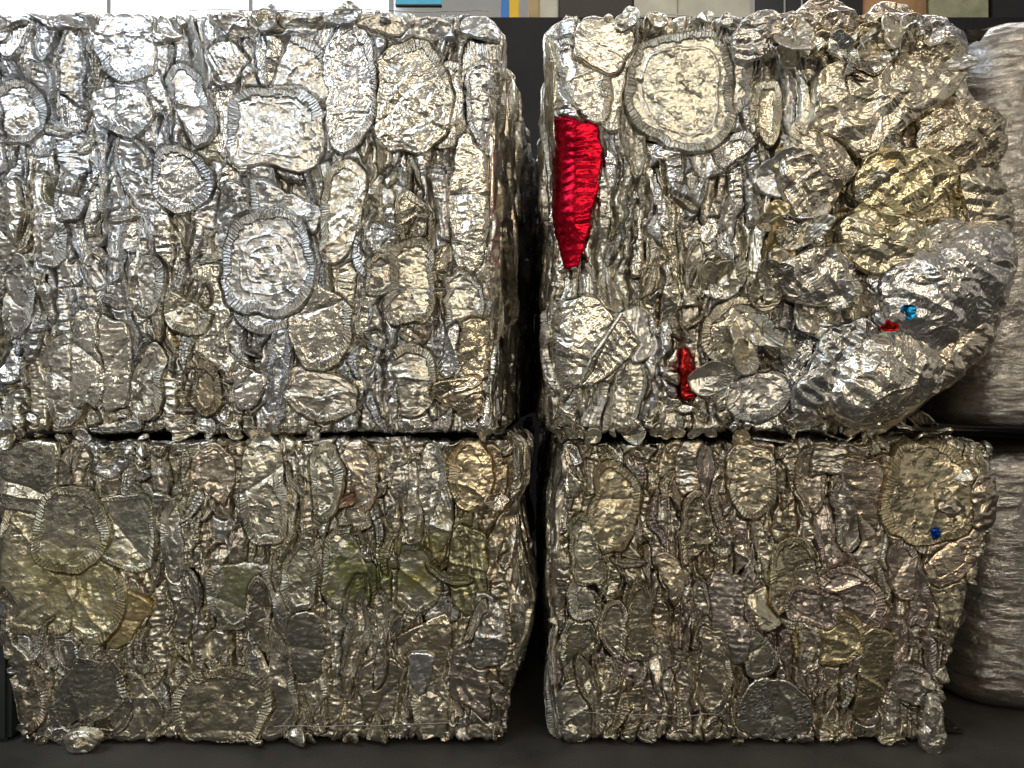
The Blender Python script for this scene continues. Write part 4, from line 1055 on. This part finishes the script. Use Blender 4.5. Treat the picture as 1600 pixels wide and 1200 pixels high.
        hero(b, root, rng, x0, y0, x1, y1, name='folded_pan', rim=None, lay=lay, tint=tn, crum=1.3, ridges=(rng.uniform(-.2, .2), rng.uniform(28, 55), .010), p=2.6, folds=2, rot=rng.uniform(-8, 8), dirt=.3, roll=.03, rollw=.3)
    flakes(b, root, rng, 30, (0, 680, 800, 706), (10, 26), WARM + DARKWARM, lay=(.0, .012), steep=.6)
    flakes(b, root, rng, 26, (690, 700, 830, 1150), (12, 30), WARM + DARKWARM, lay=(-.004, .02), steep=.6)
    flakes(b, root, rng, 26, (20, 1140, 790, 1168), (10, 22), WARM + DARKWARM, lay=(.0, .014), steep=.6)
    flakes(b, root, rng, 14, (150, 640, 240, 760), (12, 24), SILVER, lay=(.004, .016), steep=.6)
    F.build(.95); b.face = None
    flakes(b, root, rng, 8, (775, 690, 820, 1150), (16, 36), DARKWARM, lay=(-.01, .012), steep=.6, name='torn_flap')
    flakes(b, root, rng, 12, (20, 1150, 790, 1166), (10, 22), WARM + DARKWARM, lay=(.0, .010), steep=.4, name='edge_scrap')
    c2 = {}
    fill(b, root, rng, b.x1 - 0.00, b.x1 + 0.5, (0.02, 0.05), (0.2, 0.5), DARKWARM, names=('side_sheet',) * 3, flutter=1.0, counts=c2, crum=1, dirt=.3, res=.0045)
    wire(b, root, 1128, 430, 720, h=.022)
    # small bent tab with a hole, pressed on the floor
    def hole(du, dz, RH, TH): return -.012 * np.exp(-(RH / .28) ** 2) + .004 * np.exp(-((RH - .42) / .12) ** 2)
    hero(b, root, rng, 112, 1128, 168, 1166, name='bent_tab', lay=.060, surf=b.plane, tint=(0.86, 0.83, 0.73), extra=hole, crum=.8, rim=None, roll=.02)

def build_LR():
    b = LR; rng = random.Random(303); root = bale_root(b, 'tightly pressed brownish bale with a large oval pan in its upper right corner')
    core(b, root, 700)
    H = [
     ((1368, 692, 1532, 848), dict(lay=.022, crum=.5, rimr=.76, tint=(0.75, 0.67, 0.48), dirt=.28, p=2.2, mat=CHARFOIL, rot=8)),
     ((1405, 700, 1555, 870), dict(lay=.006, crum=.8, rimr=.84, tint=(0.82, 0.78, 0.70))),
     ((922, 715, 998, 868), dict(lay=.014, crum=.5, rimr=.86, p=2.6, tint=(0.77, 0.70, 0.51), dirt=.60, mat=CHARFOIL)),
     ((888, 808, 948, 915), dict(lay=.016, crum=.25, rimr=.9, p=3.5, tint=(0.70, 0.67, 0.54), rings=((.5, .0016, .03),), folds=0)),
     ((880, 895, 942, 972), dict(lay=.014, crum=.6, rimr=.4, tint=(0.80, 0.77, 0.68))),
     ((875, 965, 940, 1080), dict(lay=.010, crum=.6, rimr=.85, tint=(0.62, 0.60, 0.48), mat=SMOOTHFOIL)),
     ((872, 1060, 948, 1172), dict(lay=.012, crum=.7, rimr=.7, tint=(0.70, 0.67, 0.59), sector=(0, 1.7))),
     ((1132, 695, 1216, 808), dict(lay=.016, crum=.8, rimr=.85, tint=(0.67, 0.61, 0.48), sector=(-1, 2))),
     ((1205, 838, 1272, 962), dict(lay=.016, crum=.4, rimr=.84, p=3, tint=(0.67, 0.61, 0.45), sector=(1.57, 1.9), mat=SMOOTHFOIL)),
     ((1110, 892, 1166, 1035), dict(lay=.014, crum=.5, rim=None, name='pressed_sheet', p=4.5, tint=(0.60, 0.55, 0.52), ridges=(1.5, 70, .002))),
     ((980, 905, 1018, 1040), dict(lay=.012, crum=.4, rimr=.8, p=3, tint=(0.62, 0.57, 0.43), sector=(1.57, 1.3), mat=SMOOTHFOIL)),
     ((940, 930, 985, 1030), dict(lay=.014, crum=.6, rimr=.84, tint=(0.75, 0.68, 0.57), mat=SMOOTHFOIL)),
     ((1050, 735, 1095, 850), dict(lay=.010, crum=.9, rimr=.7, tint=(0.70, 0.61, 0.50))),
     ((1025, 860, 1068, 945), dict(lay=.014, crum=.5, rimr=.7, tint=(0.77, 0.68, 0.54), sector=(-1.57, 1.6), dirt=.3)),
     ((1085, 975, 1140, 1115), dict(lay=.014, crum=.8, rimr=.84, tint=(0.72, 0.66, 0.53), sector=(-1.2, 1.6), p=2.6)),
     ((1155, 965, 1225, 1065), dict(lay=.010, crum=.7, rimr=.85, tint=(0.62, 0.59, 0.50), sector=(-1.57, 1.5))),
     ((1158, 1060, 1268, 1160), dict(lay=.018, crum=.5, rim=None, name='pressed_sheet', tint=(0.62, 0.60, 0.54), mat=SMOOTHFOIL, p=3, folds=3)),
     ((1270, 885, 1375, 1000), dict(lay=.012, crum=.8, rimr=.84, tint=(0.65, 0.56, 0.50), mat=SMOOTHFOIL, folds=3)),
     ((1240, 960, 1350, 1040), dict(lay=.016, crum=1.1, rimr=.85, tint=(0.77, 0.68, 0.45), rot=15)),
     ((1318, 985, 1392, 1118), dict(lay=.018, crum=.3, rim=None, name='pressed_sheet', tint=(0.60, 0.54, 0.37), p=3.5, rot=-14, mat=SMOOTHFOIL)),
     ((1385, 840, 1432, 940), dict(lay=.014, crum=.5, rimr=.7, tint=(0.65, 0.56, 0.48), sector=(1.57, 1.3))),
     ((1318, 720, 1376, 850), dict(lay=.008, crum=.4, rim=None, name='pressed_sheet', p=5, ridges=(1.57, 30, .003), tint=(0.65, 0.55, 0.45), mat=SMOOTHFOIL)),
     ((1245, 700, 1300, 800), dict(lay=.010, crum=1, rimr=.8, tint=(0.67, 0.59, 0.50))),
     ((1390, 1040, 1460, 1112), dict(lay=.014, crum=.8, rimr=.8, tint=(0.72, 0.68, 0.61), rot=20)),
     ((1450, 780, 1525, 920), dict(lay=.014, crum=.8, rimr=.75, tint=(0.65, 0.54, 0.43), mat=SMOOTHFOIL, rot=-20, sector=(2, 1.2))),
     ((1440, 900, 1520, 1010), dict(lay=.002, crum=1.3, rim=None, name='folded_pan', tint=(0.62, 0.56, 0.43), ridges=(.3, 50, .006))),
    ]
    sk = skips([h[0] for h in H], .72)
    counts = {}
    F = b.face = Face(b, root, rng)
    F.scatter((b.x0 - .02, b.x1 + .03), (b.z0, b.z1), (.036, .064), (.09, .26), 320, MAUVE + DARKWARM, skip=skips([h[0] for h in H], .5), dirt=.22)
    arcs(b, root, rng, 44, (890, 705, 1480, 1150), MAUVE + DARKWARM, skips([h[0] for h in H], .6))
    for r_, kw in H: hero(b, root, rng, *r_, **kw)
    flakes(b, root, rng, 40, (880, 676, 1560, 712), (10, 28), DARKWARM, lay=(-.004, .014), steep=.6)
    flakes(b, root, rng, 22, (1440, 850, 1540, 1120), (12, 30), DARKWARM, lay=(-.004, .016), steep=.6)
    flakes(b, root, rng, 22, (875, 1140, 1470, 1166), (10, 24), DARKWARM, lay=(.0, .012), steep=.6)
    sheet(b, root, rng, [(1452, 826), (1468, 824), (1470, 836), (1456, 842)], name='blue_scrap', lay=.028, tint=(0.02, 0.10, 0.62), mat=REDFOIL, res=.0015, roll=.004)
    sheet(b, root, rng, [(1444, 884), (1453, 882), (1452, 892), (1446, 890)], name='red_scrap', lay=.028, tint=(0.75, 0.03, 0.02), mat=REDFOIL, res=.0015, roll=.004)
    F.build(.9); b.face = None
    flakes(b, root, rng, 16, (1450, 700, 1550, 1130), (14, 34), DARKWARM, lay=(-.01, .008), steep=.5, name='torn_flap')
    flakes(b, root, rng, 10, (875, 1150, 1440, 1166), (10, 22), DARKWARM, lay=(.0, .010), steep=.4, name='edge_scrap')
    c2 = {}
    fill(b, root, rng, b.x0 - 0.5, b.x0 + 0.0, (0.02, 0.05), (0.2, 0.6), DARKWARM, names=('side_sheet',) * 3, flutter=.5, counts=c2, crum=.6, dirt=.3, res=.0045)
    # heap on the exposed part of the top
    def top(u, z, h):      # u -> x ; z -> reaches back in depth
        return np.stack([u, b.yf + 0.03 + (z - (b.z1)) * 1.2, b.z1 - 0.012 + h + 0.02 * smooth(u, z, .1, 5) + np.clip(z - b.z1, 0, .3) * .10], -1)
    y1 = 690
    flakes(b, root, rng, 40, (1180, 520, 1530, y1 - 5), (26, 60), DARKWARM, name='top_sheet', lay=(.0, .03), steep=.5, surf=top)
    wire(b, root, 1112, 900, 1120, h=.02); wire(b, root, 768, 1230, 1400, h=.02)
    sheet(b, root, rng, [(1440, 1075), (1456, 1080), (1462, 1125), (1466, 1155), (1458, 1168), (1434, 1169), (1424, 1155), (1432, 1120), (1436, 1090)], name='hanging_scrap', surf=b.plane, lay=.035, tint=(0.82, 0.79, 0.71), mat=FOIL, crum=1.4, dome=.012, c=(1446, 1140))
    for pts, tn in (([(1540, 690), (1565, 688), (1590, 700), (1600, 708), (1570, 708), (1545, 712)], (.6, .58, .52)),
                    ([(1520, 740), (1562, 745), (1560, 790), (1530, 840), (1515, 800)], (.5, .43, .36))):
        sheet(b, root, rng, pts, name='torn_flap', lay=.01, tint=tn, crum=1, roll=.006)

def build_UR():
    b = UR; rng = random.Random(404); root = bale_root(b, 'bale with a shiny red sheet at its corner and bulging foil lumps')
    core(b, root, 800)
    H = [
     ((984, 45, 1152, 238), dict(lay=.026, crum=.6, rimr=.70, tint=(.80, .78, .70), p=2.3, dirt=.2, rings=((.70, .0022, .025),))),
     ((900, 28, 985, 112), dict(lay=.020, name='ribbed_sheet', rim=None, p=4.5, rot=-25, crum=.4, ridges=(.8, 38, .003), tint=(.78, .75, .68), mat=SMOOTHFOIL)),
     ((872, 60, 955, 195), dict(lay=.012, rim=1, rimr=.3, p=3, crum=.6, tint=(.80, .77, .70), rot=10, pleats=34, mat=SMOOTHFOIL)),
     ((868, 30, 905, 130), dict(lay=.008, name='pressed_sheet', rim=None, p=4, crum=.6, tint=(.8, .79, .77), mat=SMOOTHFOIL)),
     ((940, 60, 1010, 200), dict(lay=.010, crum=1, rimr=.8, tint=(.80, .76, .68), rot=-14, mat=SMOOTHFOIL)),
     ((1092, 466, 1202, 578), dict(lay=.028, crum=.8, rimr=.72, rimdepth=.016, tint=(.78, .74, .64), rot=-15, p=2.4, mat=SMOOTHFOIL)),
     ((1138, 572, 1232, 660), dict(lay=.018, crum=.6, rimr=.5, tint=(.80, .79, .77), rot=-10, sector=(-1, 1.8))),
     ((1212, 395, 1325, 475), dict(lay=.030, crum=1.4, rimr=.8, tint=(.74, .70, .64), rot=20, mat=SMOOTHFOIL)),
     ((1110, 60, 1180, 180), dict(lay=.006, crum=.9, rimr=.7, tint=(.8, .78, .72))),
     ((1175, 120, 1225, 230), dict(lay=.014, crum=.8, rimr=.7, tint=(.74, .68, .54), mat=SMOOTHFOIL)),
     ((1110, 200, 1185, 270), dict(lay=.016, crum=.8, rimr=.5, tint=(.8, .79, .77), rot=20, mat=SMOOTHFOIL)),
     ((1255, 250, 1320, 315), dict(lay=.030, crum=.5, rimr=.3, p=3.4, tint=(.80, .66, .36), rot=4)),
     ((1205, 225, 1290, 345), dict(lay=.018, crum=1, rimr=.8, tint=(.70, .64, .54), rot=-18, mat=SMOOTHFOIL)),
     ((1320, 260, 1410, 330), dict(lay=.026, crum=1.2, rimr=.8, tint=(.66, .64, .6), rot=12)),
     ((1385, 262, 1490, 372), dict(lay=.034, crum=1.6, ck=.5, rimr=.9, tint=(.84, .76, .54), rot=30)),
     ((1290, 330, 1365, 410), dict(lay=.022, crum=1.2, rimr=.75, tint=(.74, .66, .46), rot=-40)),
     ((940, 480, 1000, 560), dict(lay=.010, crum=.6, rimr=.4, tint=(.80, .78, .70), rot=35)),
    ]
    sk = skips([h[0] for h in H], .70)
    sk2 = sk + [(1430, 200, 130, 120, 1), (1430, 500, 160, 160, 1), (1300, 560, 90, 80, 1), (903, 300, 36, 110, .85)]
    counts = {}
    F = b.face = Face(b, root, rng)
    F.scatter((b.x0 - .02, b.x1 + .03), (b.z0, b.z1), (.030, .058), (.10, .34), 360, WARM + SILVER[:2], skip=skips([h[0] for h in H], .5), dirt=.12, rot=12)
    arcs(b, root, rng, 14, (870, 240, 1240, 655), WARM, sk2)
    for r_, kw in H: hero(b, root, rng, *r_, **kw)
    flakes(b, root, rng, 34, (1040, 300, 1330, 650), (16, 38), WARM + [(.66, .66, .68)], lay=(.0, .026), steep=.6, skip=sk, name='foil_scrap')
    flakes(b, root, rng, 24, (1210, 220, 1560, 420), (18, 42), GOLD + WARM, lay=(.005, .035), steep=.6, skip=sk, name='golden_scrap')
    flakes(b, root, rng, 30, (870, 560, 1240, 668), (14, 32), WARM, lay=(.0, .02), steep=.6, name='folded_scrap')
    # red sheet, wrapping the corner
    sheet(b, root, rng, [(826, 150), (862, 178), (870, 181), (940, 198), (940, 240), (936, 290), (922, 345), (910, 395), (903, 412), (885, 420), (870, 402), (852, 345), (836, 250)], name='red_sheet', sm=0, lay=.016,
          tint=(.44, .006, .024), mat=REDFOIL, crum=.3, ck=1.5, ridges=(1.62, 46, .0022), c=(892, 300), dirt=.0, roll=.006, rollw=.04, folds=0, dome=.0)
    sheet(b, root, rng, [(1064, 545), (1074, 552), (1084, 590), (1084, 622), (1066, 625), (1062, 590)], name='red_scrap', lay=.026, tint=(.55, .03, .03), mat=REDFOIL, crum=1, res=.0015)
    # fan-cut sheets at the left, half way down
    sheet(b, root, rng, [(870, 478), (925, 455), (962, 492), (938, 540), (905, 600), (865, 600), (858, 540)], lay=.022, tint=(.80, .77, .68), crum=.9, c=(905, 530), folds=2)
    sheet(b, root, rng, [(965, 492), (1004, 532), (985, 556), (925, 600), (900, 598), (935, 545)], lay=.020, tint=(.80, .76, .66), crum=.9, c=(950, 550), ridges=(.8, 60, .003))
    tube('rolled_edge', [(X(968), b.yf - .042, Z(492)), (X(945), b.yf - .044, Z(528)), (X(922), b.yf - .042, Z(560)), (X(905), b.yf - .036, Z(602))], .0045, SMOOTHFOIL, root).color = (.78, .74, .66, 0)
    sheet(b, root, rng, [(862, 655), (880, 630), (905, 655), (898, 692), (878, 686), (862, 676)], lay=.026, tint=(.76, .72, .62), crum=.9)
    F.build(1.5); b.face = None
    flakes(b, root, rng, 26, (1190, 230, 1400, 470), (18, 44), GOLD + WARM + WARM, lay=(.012, .05), steep=.6, name='loose_sheet', crum=1.3, skip=())
    flakes(b, root, rng, 16, (1100, 420, 1300, 650), (18, 40), WARM, lay=(.008, .03), steep=.6, name='bent_sheet', crum=1.2)
    # big smooth crumpled sheet, upper right
    sheet(b, root, rng, [(1268, 112), (1335, 98), (1420, 100), (1498, 112), (1490, 150), (1440, 178), (1400, 205), (1345, 262), (1300, 232), (1254, 208), (1262, 160)], name='draped_sheet',
          lay=.034, tint=(.80, .74, .62), mat=SATIN, crum=1.9, ck=1.7, ridges=(-.95, 15, .008), c=(1370, 165), dome=.012, folds=2, roll=.03)
    # horizontally laid sheets along the top
    for (pts, lay, tn, tz) in [([(1180, 60), (1230, 36), (1330, 32), (1400, 34), (1440, 52), (1360, 56), (1280, 78), (1220, 92), (1180, 90)], .03, (.66, .60, .54), .2),
                               ([(1150, 48), (1210, 30), (1260, 34), (1240, 60), (1190, 90), (1140, 96)], .028, (.74, .72, .70), .1),
                               ([(1250, 92), (1320, 62), (1370, 54), (1390, 62), (1300, 100)], .040, (.74, .66, .48), .3),
                               ([(1392, 60), (1450, 62), (1490, 88), (1480, 112), (1395, 104)], .030, (.68, .62, .50), .1),
                               ([(1350, 34), (1440, 30), (1470, 40), (1440, 56), (1360, 50)], .02, (.64, .58, .52), -.2)]:
        sheet(b, root, rng, pts, name='draped_sheet', lay=lay, tint=tn, mat=SATIN, crum=1.6, ck=1.3, ridges=(1.4, 32, .006), tilt=(0, tz), folds=2, dome=.0, jitx=0) if 0 else sheet(b, root, rng, pts, name='draped_sheet', sm=0, lay=lay, tint=tn, mat=SATIN, crum=1.6, ck=1.2, ridges=(1.4 + rng.uniform(-.3, .3), 34, .006), tilt=(0, tz), folds=2, roll=.008)
    flakes(b, root, rng, 30, (1180, 48, 1480, 110), (16, 42), WARM + DARKWARM, lay=(.02, .05), steep=.7, name='torn_sheet')
    # bulging lumps of crushed foil
    def lump(x0, y0, x1, y1, rot, dome, lay, tn, mat=CRUSHFOIL, dirt=.25, ck=.6, crum=1.7, p=2.3):
        f, R = ellipse_map((x0 + x1) / 2, (y0 + y1) / 2, (x1 - x0) / 2, (y1 - y0) / 2, rot, p, .04, 3)
        def ex(du, dz, RH, TH): return dome * np.sqrt(np.clip(1 - RH ** 2, 0, 1)) + .0012 * facet((du * .75 + dz * .66) * .3, (dz * .75 - du * .66), .007, 77) + .006 * smooth((du * .75 + dz * .66) * .3, (dz * .75 - du * .66), .022, 78)
        piece('foil_lump', b.surf, rng, root, f, R, mat=mat, lay=lay, dome=0, roll=.03, rollw=.1, crum=crum * .42, ck=ck, folds=3, tint=tn, dirt=dirt, res=.0021, extra=ex, warp=.006)
    lump(1420, 26, 1515, 108, -30, .03, .00, (.50, .52, .56), SMOOTHFOIL)
    lump(1412, 150, 1590, 275, 0, .05, -.01, (.72, .64, .50), dirt=.35)
    lump(1470, 250, 1592, 400, 0, .03, -.03, (.60, .56, .48))
    lump(1350, 340, 1585, 560, 30, .06, -.01, (.78, .74, .68), dirt=.3)
    lump(1270, 520, 1470, 668, 28, .05, .0, (.72, .66, .54), dirt=.3)
    lump(1440, 420, 1560, 610, 20, .03, -.03, (.62, .55, .44))
    lump(1225, 490, 1350, 650, 25, .02, -.01, (.46, .47, .50), SMOOTHFOIL, dirt=.05)
    flakes(b, root, rng, 14, (1500, 150, 1590, 560), (14, 30), DARKWARM, lay=(-.01, .01), steep=.4, name='torn_flap')
    for pts, lay, tn, dm, rg, mt in [
        ([(1213, 228), (1262, 206), (1330, 262), (1312, 300), (1290, 346), (1222, 342)], .034, (.74, .68, .58), .012, (.6, 30, .005), SATIN),
        ([(1322, 262), (1400, 236), (1492, 262), (1448, 332), (1372, 346), (1330, 320)], .040, (.84, .74, .50), .012, (2.2, 26, .005), SMOOTHFOIL),
        ([(1300, 348), (1372, 330), (1442, 352), (1432, 412), (1372, 440), (1312, 404)], .036, (.78, .72, .56), .014, (1.0, 24, .006), SATIN),
        ([(1210, 420), (1262, 388), (1330, 408), (1318, 462), (1262, 482), (1216, 466)], .040, (.76, .73, .68), .012, (.4, 32, .006), SATIN),
        ([(1362, 432), (1436, 374), (1540, 350), (1578, 400), (1560, 470), (1500, 545), (1430, 560), (1372, 520)], .030, (.84, .82, .80), .055, (.75, 17, .007), SMOOTHFOIL),
        ([(1282, 610), (1344, 520), (1420, 516), (1480, 556), (1432, 622), (1362, 664), (1296, 656)], .034, (.80, .76, .68), .050, (.8, 18, .006), SMOOTHFOIL),
        ([(1228, 640), (1262, 566), (1338, 486), (1372, 512), (1316, 590), (1262, 650)], .030, (.56, .57, .58), .014, (.75, 30, .006), SATIN),
        ([(1408, 572), (1500, 500), (1560, 440), (1556, 520), (1506, 590), (1430, 636)], .016, (.72, .65, .54), .030, (.75, 20, .006), SMOOTHFOIL),
        ([(1490, 256), (1560, 262), (1590, 330), (1578, 388), (1520, 372), (1496, 320)], .010, (.76, .70, .58), .014, (1.3, 28, .006), SATIN)]:
        f_, _ = None, None
        sheet(b, root, rng, pts, name='large_foil_sheet', sm=1, lay=lay, tint=tn, mat=mt, crum=1.5, ck=1.4, ridges=rg, dome=dm, folds=2, roll=.014, dirt=.22)
    # crumpled printed scrap
    sheet(b, root, rng, [(1350, 488), (1362, 500), (1368, 514), (1352, 510), (1346, 498)], name='white_scrap', lay=.072, tint=(.75, .75, .82), mat=REDFOIL, res=.0015, roll=.004)
    sheet(b, root, rng, [(1352, 510), (1380, 504), (1384, 514), (1370, 518), (1354, 516)], name='red_scrap', lay=.074, tint=(.75, .03, .02), mat=REDFOIL, res=.0015, roll=.004)
    sheet(b, root, rng, [(1366, 500), (1384, 488), (1396, 492), (1392, 508), (1378, 510)], name='white_scrap', lay=.073, tint=(.72, .70, .70), mat=REDFOIL, res=.0015, roll=.004)
    sheet(b, root, rng, [(1384, 490), (1400, 480), (1409, 484), (1406, 498), (1396, 506), (1392, 496)], name='blue_scrap', lay=.076, tint=(.02, .25, .55), mat=REDFOIL, res=.0015, roll=.004)
    c2 = {}
    fill(b, root, rng, b.x0 - 0.5, b.x0 + 0.0, (0.02, 0.05), (0.2, 0.6), DARKWARM, names=('side_sheet',) * 3, flutter=.5, counts=c2, crum=.6, dirt=.3, res=.0045)
    flakes(b, root, rng, 18, (870, 670, 1380, 686), (10, 24), WARM, lay=(.0, .016), steep=.4, name='drooping_scrap')
    flakes(b, root, rng, 8, (865, 28, 1420, 40), (14, 30), SILVER + WARM, lay=(.0, .016), steep=.6, name='edge_scrap')
    t = np.linspace(0, 1, 60)
    for k, (a, c, hgt) in enumerate(((930, 1200, 16), (1000, 1420, 14), (900, 1120, 22))):
        P = np.stack([X(a + (c - a) * t), b.yf + .03 + .02 * k + 0 * t, Z(26 - hgt * .9 * np.sin(math.pi * t) * (.6 + .3 * np.sin(5 * t)))], -1)
        tube('bale_wire', P, .0012, WIRE, root)
build_UL(); build_LL(); build_LR(); build_UR()
